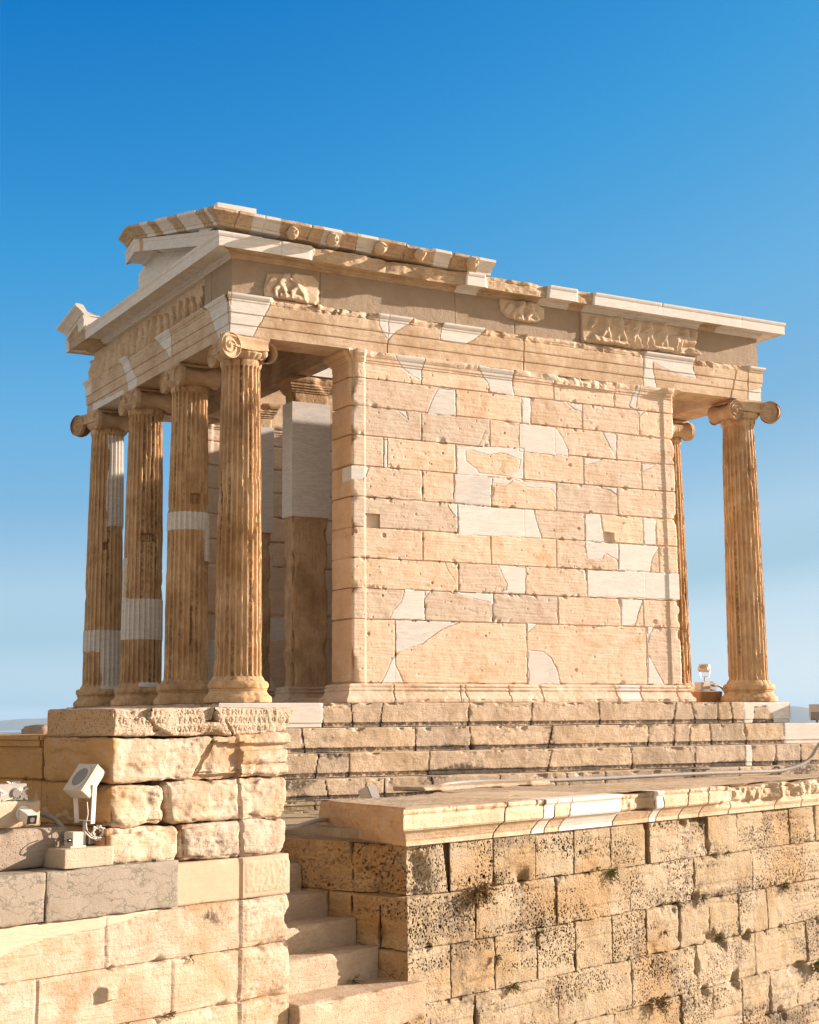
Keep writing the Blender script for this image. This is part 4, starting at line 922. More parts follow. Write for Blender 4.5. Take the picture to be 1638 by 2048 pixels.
def capital(parent, cx, cy, faces, corner=None, seed=0, broken=None):
    """faces: list of outward axes carrying volutes, e.g. [(-1,0),(1,0)]; corner: outward diagonal of an angle capital"""
    mb = MB(); a, fo, R = .235, .235, .132
    c = np.array([cx, cy, 0.])
    # echinus with egg and dart
    lathe(mb, [(.15, 3.78), (.222, 3.785), (.228, 3.797), (.222, 3.805), (.232, 3.812), (.262, 3.835), (.285, 3.868), (.280, 3.885), (.2, 3.90)], (cx, cy, 0), 120,
          lambda T, r, z: r+np.where((z > 3.81) & (z < 3.88), .014*np.abs(np.sin(T*10))**.6-.012, 0)+.004*vn(np.cos(T)*9, np.sin(T)*9, z*20, seed))
    # body under the abacus, canalis bands
    M = [[-1, 0, 0], [0, -1, 0], [0, 0, 1]]
    rough_block(mb, corners((cx-.21, cy-.21, 3.885), (.42, 0, 0), (0, .42, 0), (0, 0, .14)), .03, .01, .004, .0, seed+1, lump=.004, tone=0)
    rough_block(mb, corners((cx-.25, cy-.25, 4.018), (.50, 0, 0), (0, .50, 0), (0, 0, .046)), .02, .014, .004, .012, seed+2, lump=.004, tone=0)
    for k, f in enumerate(faces):
        f = np.array([f[0], f[1], 0.]); lat = np.array([-f[1], f[0], 0])
        ends = []
        for sg in (-1, 1):
            p = c+f*fo+lat*sg*a; nrm = f.copy(); isc = False
            if corner is not None and np.sign((lat*sg)@np.array([*corner, 0])) > 0:
                dg = np.array([*corner, 0.]); p = c+f*.345+lat*sg*.275; nrm = f*.94-lat*sg*.34; isc = True
            p[2] = ZV; ends.append((p, nrm, sg, isc))
            if broken == (k, sg):
                rough_block(mb, corners(p-lat*.05*sg-np.array([.06, .06, .06])-f*.06, (.12, 0, 0), (0, .12, 0), (0, 0, .16)), .012, .05, .03, .03, seed+7, lump=.03, tone=0)
            else: volute(mb, p, nrm, .146 if isc else R, .055, sg, 1., seed+k*2+sg)
        p0, p1 = ends[0][0], ends[1][0]
        # canalis: shallow sagging band from volute to volute
        d = p1-p0; m = 26; V = []
        for i in range(m+1):
            t = i/m; q = p0+d*t; sag = .022*np.sin(np.pi*t); back = -f*(.012*np.sin(np.pi*t))
            for (o, z) in ((-.09, .128), (.004, .130), (.010, .120), (.010, .110), (-.004, .09), (-.006, .045), (.006, .028-sag), (.008, .012-sag), (-.06, .0-sag)):
                V.append(q+f*o+back+np.array([0, 0, z]))
        V = np.array(V); V += (.004*fbm(V[:, 0], V[:, 1], V[:, 2], 16, 3, seed+11))[:, None]*f
        q = grid_quads(m+1, 9); mb.add(V, q[:, ::-1] if np.cross(lat, [0, 0, 1])@f < 0 else q[:, ::-1])
    # bolsters
    if corner is None:
        f = np.array([*faces[0], 0.]); lat = np.array([-f[1], f[0], 0])
        for sg in (-1, 1): roll(mb, c+f*(fo-.03)+lat*sg*a+np.array([0, 0, ZV]), c-f*(fo-.03)+lat*sg*a+np.array([0, 0, ZV]), seed=seed+3)
    else:
        for k, f in enumerate(faces):
            f = np.array([*f, 0.]); lat = np.array([-f[1], f[0], 0]); sg = -np.sign(lat@np.array([*corner, 0]))
            roll(mb, c+f*(fo-.03)+lat*sg*a+np.array([0, 0, ZV]), c-f*.20+lat*sg*a+np.array([0, 0, ZV]), seed=seed+3, waist=.66)
        dg = np.array([*corner, 0.])/1.414
        for s2 in (0,):
            rough_block(mb, corners(c+dg*.20+np.array([-.06, -.06, ZV-.02]), (.12, 0, 0), (0, .12, 0), (0, 0, .15)), .02, .02, .004, 0, seed+9, lump=.003, tone=0)
    return mb.build('capital', M_COLCAP, parent, 40)
M_COLCAP = old_marble('capital_marble', (.56, .42, .275), (.46, .315, .18), (.27, .155, .08), streak_amt=.2, rust_amt=.6, bump=.6)
VR = (.868, -.496)                                  # across the view, for repairs that show on one side
def column(cx, cy, seed, whites, notches, fine, label=None, smooth_top=False, er_amt=1., **cap):
    root_xyz = np.array([cx, cy, 0])
    NF = 24; n = NF*(8 if fine else 4)
    zs = np.concatenate([np.linspace(.235, .36, 14), np.linspace(.36, 3.66, 200 if fine else 60)[1:], np.linspace(3.66, 3.80, 12)[1:]])
    prof = [(.3, z) for z in zs]; pat_store = {}
    def fn(T, R_, Z):
        t = (Z-.24)/3.56; r = .262-.046*t+.006*np.sin(np.pi*t)
        r = r+.034*(1-sst(.235, .34, Z))**2+.018*sst(3.70, 3.78, Z)
        x, y = cx+np.cos(T)*.25, cy+np.sin(T)*.25; side = np.cos(T)*VR[0]+np.sin(T)*VR[1]
        fl = (T/(2*np.pi)*NF) % 1; w_ = np.clip(np.abs(fl-.5)/.37, 0, 1); dep = .034*np.sqrt(np.clip(1-w_*w_, 0, 1))
        endz = np.minimum(Z-.285, 3.735-Z); dep = dep*np.sqrt(np.clip(1-(np.clip(.035-endz, 0, .035)/.035)**2*(1), 0, 1))*(endz > 0)
        pat = np.zeros(T.shape, np.float32)
        for z0, z1, s0, s1 in whites:
            zj = Z+.012*fbm(np.cos(T), np.sin(T), Z, 4, 3, seed); sj = side+.20*fbm(np.cos(T)*2, Z*2, 0, 1.5, 3, seed+3)
            pat = np.where((zj > z0) & (zj < z1) & (sj > s0) & (sj < s1), 1, pat)
        old = 1-pat
        wear = sst(-.05, .55, fbm(x, y, Z*.5, 3.2, 4, seed+5))*.6*er_amt
        if smooth_top: wear = np.maximum(wear, .95*sst(3.25, 3.6, Z+.25*fbm(x, y, Z, 3, 2, 4)))
        arris = w_**2
        r2 = r-dep*(1-.55*wear*old)-old*arris*(.008*wear+.014*sst(.12, .45, fbm(np.cos(T)*1.2+cx, np.sin(T)*1.2+cy, Z, 6.5, 4, seed+6)))
        r2 = r2+old*(.004*fbm(x, y, Z, 8, 4, seed+7)-.025*sst(.32, .6, fbm(x, y, Z*.7, 2.4, 3, seed+8)))+pat*.008
        for z0, z1, s0, s1 in notches: r2 = r2-np.where((Z > z0) & (Z < z1) & (side > s0) & (side < s1), .06, 0)
        edge = np.zeros(T.shape, np.float32)
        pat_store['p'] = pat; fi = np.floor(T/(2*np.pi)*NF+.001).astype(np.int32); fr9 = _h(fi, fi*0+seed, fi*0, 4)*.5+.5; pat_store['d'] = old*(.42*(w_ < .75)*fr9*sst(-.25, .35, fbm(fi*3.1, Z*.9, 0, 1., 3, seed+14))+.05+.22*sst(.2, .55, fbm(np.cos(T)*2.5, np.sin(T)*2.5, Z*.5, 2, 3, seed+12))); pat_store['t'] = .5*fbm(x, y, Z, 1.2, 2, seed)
        return r2
    mb = MB(); lathe(mb, prof, (cx, cy, 0), n, fn)
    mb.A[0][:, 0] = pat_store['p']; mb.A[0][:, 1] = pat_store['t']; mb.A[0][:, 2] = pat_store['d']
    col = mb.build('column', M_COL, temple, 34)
    if label: col['label'] = label
    b = MB()
    def bf(T, r, z):
        er = sst(.0, .4, fbm(np.cos(T)+cx, np.sin(T)+cy, z*2, 2.2, 3, seed+30))
        return np.where(r > .25, r-er*.03*np.abs(vn(np.cos(T)*3+seed, np.sin(T)*3, z*22, seed))-.012*er+.005*fbm(np.cos(T)*2, np.sin(T)*2, z*6, 5, 3, seed), r)
    pb = [(.2, .0), (.355, 0), (.372, .012), (.374, .05), (.366, .07), (.335, .095), (.318, .120), (.316, .135), (.326, .142), (.326, .152), (.318, .156)]
    pb += [(.318+.026*math.sin(a), .198-.042*math.cos(a)) for a in np.linspace(.1, 3.04, 12)]+[(.306, .240), (.2, .243)]
    lathe(b, [tuple(q) for q in resample(pb, .012)], (cx, cy, 0), 120, bf, tone=0, dark=.15)
    bo = b.build('base', M_COL, col, 40)
    capital(col, cx, cy, seed=seed+60, **cap)
    return col
EW = [(-1, 0), (1, 0)]
column(0, 0, 1, [], [], True, 'nearest corner column, its right flutes in sunlight', faces=[(-1, 0), (0, -1)], corner=(-1, -1), broken=(1, 1), er_amt=.9)
column(0, S_, 2, [(2.06, 2.275, -2, 2), (1.7, 2.07, .9, 2)], [(2.37, 2.49, .25, .8)], True, 'column with a narrow white marble band above its middle', faces=EW)
column(0, 2*S_, 3, [(.83, 1.35, -2, 2), (1.3, 1.88, -2, -.72), (.2, .3, .2, .8)], [(2.07, 2.17, .0, .8)], True, 'column with a broad white marble band near its foot', faces=EW)
column(0, 3*S_, 4, [(.74, 1.03, -2, 2), (.24, .8, .15, 2), (2.45, 3.72, .28, 2)], [(2.12, 2.22, .1, .4)], True, 'far corner column with white patches at top and foot', faces=[(-1, 0), (0, 1)], corner=(-1, 1), er_amt=1.25)
column(L_, 0, 5, [], [], True, 'single column at the right end against the sky', smooth_top=True, faces=[(0, -1), (1, 0)], corner=(1, -1), er_amt=.8)
column(L_, S_, 6, [], [], True, 'column half hidden behind the long wall', faces=[(1, 0), (-1, 0)])
for k in (2, 3): column(L_, k*S_, 6+k, [], [], False, faces=[(1, 0), (-1, 0)])
# ------------------------------------------------------------------ frames of the bastion walls
A0 = np.array(DATA['A'][:2]); dB = np.array(DATA['d']); nB = np.array([-dB[1], dB[0]])
B0 = np.array(DATA['B0'][:2]); dL = np.array(DATA['dl']); nL = np.array([-dL[1], dL[0]])
def PB(s, t, z): q = A0+dB*s+nB*t; return np.array([q[0], q[1], z])
def PL(s, t, z): q = B0+dL*s+nL*t; return np.array([q[0], q[1], z])
def blockL(mb, s0, s1, t0, t1, z0, z1, tilt=0., tilt0=0., **k):
    """block in the frame of the left wall; tilt leans its right end, tilt0 its left end"""
    c = [[[PL((s0+tilt0*(1-2*kz)*.5 if i == 0 else s1+tilt*(1-2*kz)*.5), (t0, t1)[j], (z0, z1)[kz]) for kz in (0, 1)] for j in (0, 1)] for i in (0, 1)]
    rough_block(mb, c, **k)

# ------------------------------------------------------------------ bastion: poros masonry with its marble cornice
bastion = empty('bastion_wall', PB(4, 0, -3), 'pitted tan limestone block wall with a moulded marble cornice along its top', 'wall')
BR = [-1.183, -1.60, -2.02, -2.453, -2.90, -3.34, -3.78, -4.3]
SJ = [[.62], [.30, .62, .9], [.45, .86], [.4], [.4], [.5]]
def ba_fn(U, S, O, Z, X):
    q = X[:, :2]-A0; s = q@dB; t = q@nB; fr_ = S >= 1
    u = np.where(fr_, s, -t-4)
    jl = [sorted(list(a)+[-4-b for b in SJ[min(i, 5)]]) for i, a in enumerate(DATA['ba_joints']+[[.9, 2.1, 3.3, 4.4]])]
    db, dj, tone, bid = courses(u, Z, BR, jl, 61, warp=.016)
    db2, dj2, _, _ = courses(u+.006*fbm(u, Z, 4, 20, 2, 6), Z, BR, jl, 62, warp=.008)
    de = np.minimum(db2, dj2*1.0)
    wide = np.where(_h(bid, bid*0+3, bid*0, 91) > .45, 1., .0)
    e = -.028*(1-sst(.001, .005+.010*np.clip(fbm(u, Z, 9, 2.2, 3, 8), 0, 1), de))
    e = e-worn(u, Z, de, 63, .045, .03, .2, 8)-worn(u, Z, de, 64, .07, .12, .40, 2.6)-.005*np.exp(-de/.009)
    # each block its own weathering
    off = .012*_h(bid, bid*0+9, bid*0, 17)
    dens = np.clip(.50+.24*_h(bid, bid*0+2, bid*0, 44)+.8*fbm(u, Z*2.4, 0, 1.9, 4, 45), .04, 1)
    dens = np.clip(dens+.45*sst(.05, .4, fbm(u*.35+bid*.7, Z*6.5, 3, 1., 3, 46))-.12, .04, 1)
    p1 = pits(u+.01*fbm(u, Z, 0, 12, 2, 5), Z, .027, .85, 71, .10, .36); p2 = pits(u, Z, .075, .40, 75, .06, .30); p3 = pits(u, Z, .022, .6, 79, .2, .48)
    e = e-(.032*p1*(dens > .40)+.042*p2*(dens > .66)+.015*p3)*np.clip(dens, .35, 1)
    e = e+.010*fbm(u, Z, 3, 7, 5, 65)+off+.016*fbm(u, Z*1.6, 8, 1.6, 3, 66)
    bedl = fbm(u*.5, Z*6+bid*1.3, 2, 3, 4, 67); e = e-.010*sst(.1, .5, bedl)
    # the crumbled corner block
    cor = (Z > -1.60)*(fr_*sst(.42, .0, s)+(~fr_)*sst(.9, .1, t))
    e = e-cor*(.10+.14*fbm(X[:, 0], X[:, 1], Z, 3.5, 5, 68))
    # gap behind the corner block
    gap = fr_ & (s > .44+.16*(-1.2-Z)) & (s < .53) & (Z > -1.60); e = np.where(gap, -.13, e)
    gap2 = fr_ & (s > 3.474) & (s < 3.55-.03*(Z+1.4)) & (Z > -1.59); e = np.where(gap2, -.07, e)
    lost = sst(.42, .55, fbm(u, Z, 1, 2.0, 3, 99))*np.exp(-(db/.09)**2); e = e-.09*lost*fr_
    dark = np.clip(.25+.9*fbm(u*1.2, Z*.8, 5, 1.3, 4, 88)+.15*_h(bid, bid*0+6, bid*0, 12)+.45*(dens-.5), 0, 1)
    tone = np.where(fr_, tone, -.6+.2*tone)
    top = O < -.02
    return dict(out=np.where(top, O, O+e), tone=tone, dark=dark*np.where(fr_, 1, .5), rust_shade=np.clip(np.where(fr_, .45*sst(.1, .5, fbm(u, Z, 7, 1.1, 3, 31)), .55+.5*fbm(t*1.5, Z*4, 0, 1.5, 3, 32)), 0, 1))  # stair side turned orange for patina and painted bounce light together
mb = MB()
P = [tuple(PB(0, 2.0, 0)[:2]), tuple(A0), tuple(PB(7.3, 0, 0)[:2]), tuple(PB(12, 0, 0)[:2])]
sweep(mb, P, [(0, -3.9), (0, -1.19), (-.03, -1.186), (-.45, -1.186)], [.013, .0085, .06], .0085, ba_fn)
c = [PB(.15, .1, 0), PB(12, .1, 0), PB(12, 1.2, 0), PB(.15, 1.2, 0)]
sweep(mb, [tuple(q[:2]) for q in c], [(0, -3.75), (0, -1.195), (-.4, -1.195)], 1., 1., closed=True)
mb.build('masonry', M_POROS, bastion, 60)
CO = [(.005, -1.192), (.035, -1.190), (.040, -1.150), (.048, -1.142), (.062, -1.120), (.092, -1.085), (.128, -1.062), (.140, -1.058), (.143, -1.050), (.150, -1.046), (.150, -.945), (.156, -.938), (.172, -.925), (.176, -.905), (.170, -.893), (.14, -.890), (-.3, -.888), (-1.25, -.890)]
WC = [(1.62, 2.86), (3.46, 3.60)]
def co_fn(U, S, O, Z, X):
    q = X[:, :2]-A0; s = q@dB; fr_ = S >= 1
    sw = s+.03*fbm(s, Z, 0, 5, 3, 5)+.14*(Z+1.04)*np.where(vn(s*.9, 0, 0, 4) > 0, 1, -1)*(np.abs(s-2.86) > .2)
    pat = np.zeros(s.shape, np.float32)
    for a, b in WC: pat = np.where(fr_ & (sw > a) & (sw < b), 1, pat)
    pat = np.where(fr_ & (sw > 1.80) & (sw < 2.02) & (Z < -.95) & (O > 0), 0, pat)
    old = 1-pat
    js = [1.08, 1.62, 1.80, 2.02, 2.86, 3.46, 3.6, 4.05, 4.45, 5.05, 6.0, 6.6]
    d = np.full(s.shape, 9., np.float32)
    for j in js: d = np.minimum(d, np.where(fr_, np.abs(sw-j), 9))
    out = np.where(fr_, O, np.minimum(O, .02)*1.)
    front = O > -.02
    lip = sst(-.96, -.93, Z)*front
    out = np.where(fr_, out-old*lip*(.022+.025*np.abs(fbm(s, Z, 0, 8, 4, 7))), out)
    # big losses
    L1 = sst(2.84, 2.88, s)*(1-sst(3.38, 3.48, s+.1*(Z+1)))*(Z > -1.075)
    L2 = sst(4.75, 4.95, s+.2*fbm(s, Z, 0, 3, 3, 12))*(1-sst(5.75, 6.05, s))
    L3 = sst(6.0, 6.25, s)
    ls = np.where(fr_, np.clip(L1+L2*sst(-1.13, -1.06, Z)+L3*sst(-1.12, -1.05, Z), 0, 1), 0)*front
    z = Z.copy()
    out = out-ls*(.10+.06*fbm(s, X[:, 1], Z, 5, 4, 9)-.05*(L2+L3)*fbm(s, Z, 1, 9, 3, 4)); z = z-np.where(Z > -.95, ls*(.03+.035*fbm(s, 1, 0, 4, 3, 5)), 0)
    er = old*(.005*fbm(s, X[:, 1], Z, 9, 4, 15))-.02*(1-sst(.003, .011, d))*(.4+.6*old)
    e0 = ~fr_ & front; out = np.where(e0, out+.05*fbm(X[:, 0]*1, X[:, 1], Z, 3.5, 5, 3)-.05*np.abs(Z+1.03)**1.5*4*.3, out)
    out = np.where(front, out+er-worn(s, Z, np.abs(Z+.89)+.01, 16, .04, .05, .08, 6)*old, out)
    cutc = np.minimum(np.abs(s+.0)+.02*0, 9)
    flat = O < .15
    z = np.where(front, z, Z+old*.006*fbm(X[:, 0], X[:, 1], 0, 3, 4, 3)-.02*np.clip(pits(X[:, 0], X[:, 1], .8, .4, 33, .04, .12), 0, 1))
    return dict(out=out, z=z, pat=np.where(front, pat, np.zeros_like(s)), tone=np.where(fr_, .2, -.3), dark=np.where(front, .12, .26)*old, rust_shade=np.where(~fr_ & front, .6, 0))  # broken end face: warm shade painted in along with the patina
mb = MB()
P = [(-.46, -3.0), tuple(PB(0, 0, 0)[:2]), tuple(PB(7.4, 0, 0)[:2]), tuple(PB(12, 0, 0)[:2])]
sweep(mb, P, CO, [.015, .010, .06], .011, co_fn)
mb.build('cornice', old_marble('bastion_cornice_marble', (.60, .50, .375), (.55, .43, .29), (.36, .23, .12), rust_amt=.5, bump=.8), bastion, 45)

# ------------------------------------------------------------------ terrace paving behind the cornice
def flat_poly(mb, poly, z0, z1, **k):
    n = len(poly); V = [(x, y, z0) for x, y in poly]+[(x, y, z1) for x, y in poly]; c = np.mean(poly, 0); V += [(c[0], c[1], z0), (c[0], c[1], z1)]
    T = [((i+1) % n, i, 2*n) for i in range(n)]+[(n+i, n+(i+1) % n, 2*n+1) for i in range(n)]
    mb.add(V, [(i, (i+1) % n, n+(i+1) % n, n+i) for i in range(n)], T, **k)
pv = [(-.40, -3.25), (.3, -4.0), (2.5, -3.2), (5.5, -2.2), (7.4, -1.55), (3.8, -1.78), (1.2, -2.2)]
rs = random.Random(3)
pvs = [[(-.36, -3.35), (.30, -3.95), (1.30, -3.62), (1.17, -2.28)], [(1.32, -3.6), (3.3, -2.95), (3.4, -1.9), (1.19, -2.26)], [(3.32, -2.93), (5.5, -2.25), (5.4, -1.68), (3.42, -1.88)], [(5.52, -2.24), (8.8, -1.2), (8.8, -1.1), (5.42, -1.66)]]
for i, q in enumerate(pvs):
    mb = MB(); zt = -.896+[0, .006, -.004, .004][i]
    c8 = [[[(*q[0], -1.1), (*q[0], zt)], [(*q[3], -1.1), (*q[3], zt)]], [[(*q[1], -1.1), (*q[1], zt)], [(*q[2], -1.1), (*q[2], zt)]]]
    rough_block(mb, c8, .03, .012, .008, .02, 300+i, lump=.010, dark=.22)
    tag(mb.build('paving_slab', M_PAVE), ['worn paving slab at the broken end of the cornice', 'worn paving slab behind the white cornice repair', 'paving slab between the cornice and the temple steps', 'narrow paving slab at the right end of the terrace'][i], 'slab')
mb = MB(); q1, q2, q3, q4 = [tuple(PB(*v)[:2]) for v in ((-1.42, .2, 0), (-1.42, 1.9, 0), (.25, 1.9, 0), (.25, .2, 0))]
flat_poly(mb, [(-6, 9), (-6, -1), tuple(PL(-1.6, .25, 0)[:2]), q1, q2, (-2.4, 9)], -1.6, -1.105); flat_poly(mb, [(-2.4, 9), q2, q3, (-.85, 9)], -1.6, -1.105); flat_poly(mb, [(-.85, 9), q3, q4, tuple(PB(11, .2, 0)[:2]), (12, 9)], -1.6, -1.105)
tag(mb.build('terrace_ground', M_POROS), kind='structure')
mb = MB(); rough_block(mb, corners((.98, -2.35, -.89), (1.9, .55, 0), (-.12, .42, 0), (0, 0, .045)), .02, .012, .006, .02, 330); tag(mb.build('paving_slab', M_PAVE), 'raised loose slab under the grey conduit by the steps', 'slab')

# ------------------------------------------------------------------ stair up to the terrace
stair = empty('stone_stair', PB(-.8, .3, -2.6), 'short flight of worn marble steps between two walls', 'stairs')
ST = [(-.42, -2.49, .02), (-.09, -2.243, .115), (.32, -2.0, .005), (.57, -1.795, .005), (.90, -1.612, .005), (1.215, -1.39, .005)]
for i, (t0, zt, sr) in enumerate(ST):
    if i == 0: continue
    mb = MB(); c8 = [[[PB((-1.30 if i < 2 else -1.62, sr)[a], (t0, t0+.55)[b], (zt-.30, zt)[k]) for k in (0, 1)] for b in (0, 1)] for a in (0, 1)]
    rough_block(mb, c8, .012, .010, .0045, .028, 340+i, lump=.006, tone=[.3, .6, .1, -.2, -.3, -.4][i]); mb.build('step', M_STAIR, stair, 50)
mb = MB(); c8 = [[[PB((-1.7, .02)[a], (1.5, 2.3)[b], (-1.6, -1.10)[k]) for k in (0, 1)] for b in (0, 1)] for a in (0, 1)]
rough_block(mb, c8, .02, .03, .012, .03, 352, lump=.02); mb.build('landing', M_POROS, stair, 60)

# ------------------------------------------------------------------ left wall: drafted marble courses, limestone ledge, worn blocks
ped = empty('marble_pier', PL(-1, .4, -3), 'stepped stack of pale weathered marble blocks with drafted right edge', 'wall')
LR = [-1.447, -1.795, -2.158, -2.47, -2.83, -3.2]
LJ = [[-1.63, -.475], [-2.15, -1.08, -.475], [-1.9, -1.2, -.475], [-2.3, -1.0, -.475], [-1.5, -.475]]
def lw(z_top, z_bot, rows, joints, s0, seed, pat_polys=(), allnew=False):
    def fn(U, S, O, Z, X):
        q = X[:, :2]-B0; s = q@dL; t = q@nL; fr_ = S == 0
        u = np.where(fr_, s, t+6)
        db, dj, tone, bid = courses(u, Z, rows, joints, seed, warp=.004)
        old = np.full(s.shape, .0 if allnew else 1., np.float32)
        pm, pd = polymask(s, Z, list(pat_polys), .012, 9, 5) if pat_polys else (np.zeros(s.shape, bool), np.full(s.shape, 9., np.float32))
        pat = np.where(pm & fr_, 1., 0.); 
        if allnew: pat = pat*0
        oldp = (1-pat)*(.25 if allnew else 1)
        groove = np.abs(s+.4745); gr = fr_*(1-sst(.008, .013, groove))
        e = -.018*(1-sst(.002, .008, np.minimum(db, np.where(np.abs(s+.4745) < .03, 9, dj))))*np.clip(.3+oldp, 0, 1)-.045*gr
        e = e+oldp*(.0045*fbm(u, Z, 2, 8, 5, seed+3)+.007*fbm(u, Z, 3, 2, 3, seed+4)-worn(u, Z, db, seed+5, .035, .045, .10, 5)-.008*pits(u, Z, .3, .4, seed+6, .03, .1))-.006*(1-sst(.002, .007, np.where(fr_, pd, 9)))
        # stippled panel inside smooth margins
        rowz0 = np.zeros(s.shape); rowz1 = np.zeros(s.shape)
        for a, b in zip(rows[:-1], rows[1:]):
            m = (Z <= a) & (Z > b); rowz0[m] = a; rowz1[m] = b
        pan = fr_*sst(-.435, -.428, s)*(1-sst(-.048, -.040, s))*sst(.04, .047, rowz0-Z)*sst(.04, .047, Z-rowz1)
        e = e+pan*(.006+.0045*vn(s*95, Z*80, 0, seed+9)*(1 if allnew else .6))
        if not allnew:
            kn = np.maximum(np.abs(s+1.63)/.055, np.abs(Z+1.945)/.05); e = e+fr_*.05*(1-sst(.75, 1.05, kn+.15*fbm(s, Z, 0, 14, 3, 4)))
            e = e-fr_*.05*(1-sst(.01, .02, np.hypot(s+1.59, Z+1.79)))
        dc = np.where(fr_, np.abs(s), t); e = e-oldp*(worn(Z, s*0, dc, seed+8, .03, .05, .05, 5)+.008*np.exp(-dc/.012))
        return dict(out=np.where(O < -.02, O, O+e), pat=pat, tone=tone*.7*oldp+(.3 if allnew else 0), dark=np.clip(1.6*fbm(s*1.3, Z*2.2, 4, 1.3, 4, seed+12)-.42, 0, .5)*oldp, rust_shade=.35*sst(.12, .5, fbm(s, Z*1.6, 9, 1.4, 4, seed+14))*oldp)
    mb = MB(); P = [tuple(PL(s0, 0, 0)[:2]), tuple(PL(0, 0, 0)[:2]), tuple(PL(0, 1.9, 0)[:2])]
    sweep(mb, P, [(0, z_bot), (0, z_top-.004), (-.006, z_top), (-1.0, z_top)], [.0095, .03], .0095, fn)
    return mb
wp = [[(-3.6, -1.40), (-3.6, -1.70), (-2.45, -1.64), (-2.1, -1.555), (-1.7, -1.535), (-1.4, -1.49), (-1.08, -1.44)]]
lw(-1.447, -3.2, LR, LJ, -3.6, 111, wp).build('marble_course', M_LEFT, ped, 50)
M_SAND = old_marble('sandy_marble', (.47, .375, .275), (.45, .355, .25), (.34, .235, .14), rust_amt=.15, streak_amt=.12, bump=.25, pits=.15, mottle=.2, grime=.3)
lw(-1.156, -1.446, [-1.150, -1.447], [[-.475]], -1.055, 121, (), True).build('repair_course', M_SAND, ped, 50)['label'] = 'smooth new sandy marble course with a stippled panel'
for i, (s0, s1) in enumerate(((-3.6, -2.122), (-2.118, -1.058))):
    mb = MB(); blockL(mb, s0, s1, -.025, 1.1, -1.446, -1.128, res=.014, rnd=.008, amp=.003, chip=.010, seed=130+i, lump=.004, tone=.1-.3*i); mb.build('limestone_block', M_GREY, ped, 50)['label'] = 'grey veined limestone block of the ledge'
def gfn(p, X, disp):     # drafted groove on the front of a course
    q = X[:, :2]-B0; s = q@dL; t = q@nL
    return bfn0(p, X, disp)[0]-.035*(1-sst(.008, .018, np.abs(s+.474+.006*fbm(X[:, 2], s, 0, 7, 2, 5))))*(t < .06), 0.
def bfn2(p, X, disp):    # the block with an overhanging lip on its drafted end
    q = X[:, :2]-B0; s = q@dL; t = q@nL; z = X[:, 2]; fr_ = t < .08
    d = bfn0(p, X, disp)[0]-.05*fr_*(s < -.474)*(z < -.335+.02*fbm(s, z, 0, 9, 3, 3))-.03*fr_*(s > -.474)*(np.abs(z+.372) < .020)-.02*fr_*(s > -.474)*(np.abs(z+.50) < .006)
    return d+.018*fr_*(s > -.52)*(z > -.345), 0.
def bfn0(p, X, disp): return disp+.006*fbm(X[:, 0], X[:, 1], X[:, 2], 24, 3, 77)-.016*sst(.1, .45, fbm(X[:, 0], X[:, 1], X[:, 2]*2.2, 4.5, 4, 78)), 0.
BL = [('stone_block', -1.62, -.84, 0, .82, -.588, -.292, -.20, 0, dict(rnd=.026, seed=141, lump=.018, fn=bfn0)), ('stone_block', -.835, -.005, 0, 1.0, -.588, -.288, 0, -.20, dict(rnd=.030, seed=142, lump=.012, fn=bfn2)),
      ('stone_block', -1.62, -1.15, 0, 1.15, -.886, -.60, 0, 0, dict(rnd=.06, seed=143, lump=.030, chip=.06, fn=bfn0)), ('stone_block', -1.13, -.01, .01, 1.0, -.890, -.595, 0, .05, dict(rnd=.05, seed=144, lump=.018, fn=gfn)),
      ('stone_block', -1.66, -1.03, .0, .9, -1.138, -.895, 0, .02, dict(rnd=.055, seed=145, lump=.028, chip=.06, fn=bfn0)), ('stone_block', -1.012, -.018, .005, 1.0, -1.150, -.898, 0, .03, dict(rnd=.042, seed=146, lump=.016, fn=gfn))]
for nm, s0, s1, t0, t1, z0, z1, tl, tl0, k in BL:
    mb = MB(); blockL(mb, s0, s1, t0, t1, z0, z1, tl, tl0, res=.011, amp=.017, freq=6.5, **k)
    q_ = mb.V[0][:, :2]-B0; s_, t_, z_ = q_@dL, q_@nL, mb.V[0][:, 2]; mb.A[0][:, 3] = np.clip(.95*sst(.0, .035, -1.58+.035*fbm(t_, z_, 0, 6, 3, 4)-s_)+.4*sst(.2, .5, fbm(s_, t_, z_, 2, 4, k['seed'])), 0, 1); mb.A[0][:, 2] = .30*sst(.25, .55, fbm(s_*2, t_*2, z_*5, 1.6, 4, k['seed']+5)); mb.build(nm, M_LEFT, ped, 60)  # left faces: patina plus painted warm shade; elsewhere random stains
mb = MB(); blockL(mb, -1.5, -.1, .30, 1.6, -1.14, -.30, res=.06, rnd=.02, seed=150); mb.build('rubble_core', M_LEFT, ped)

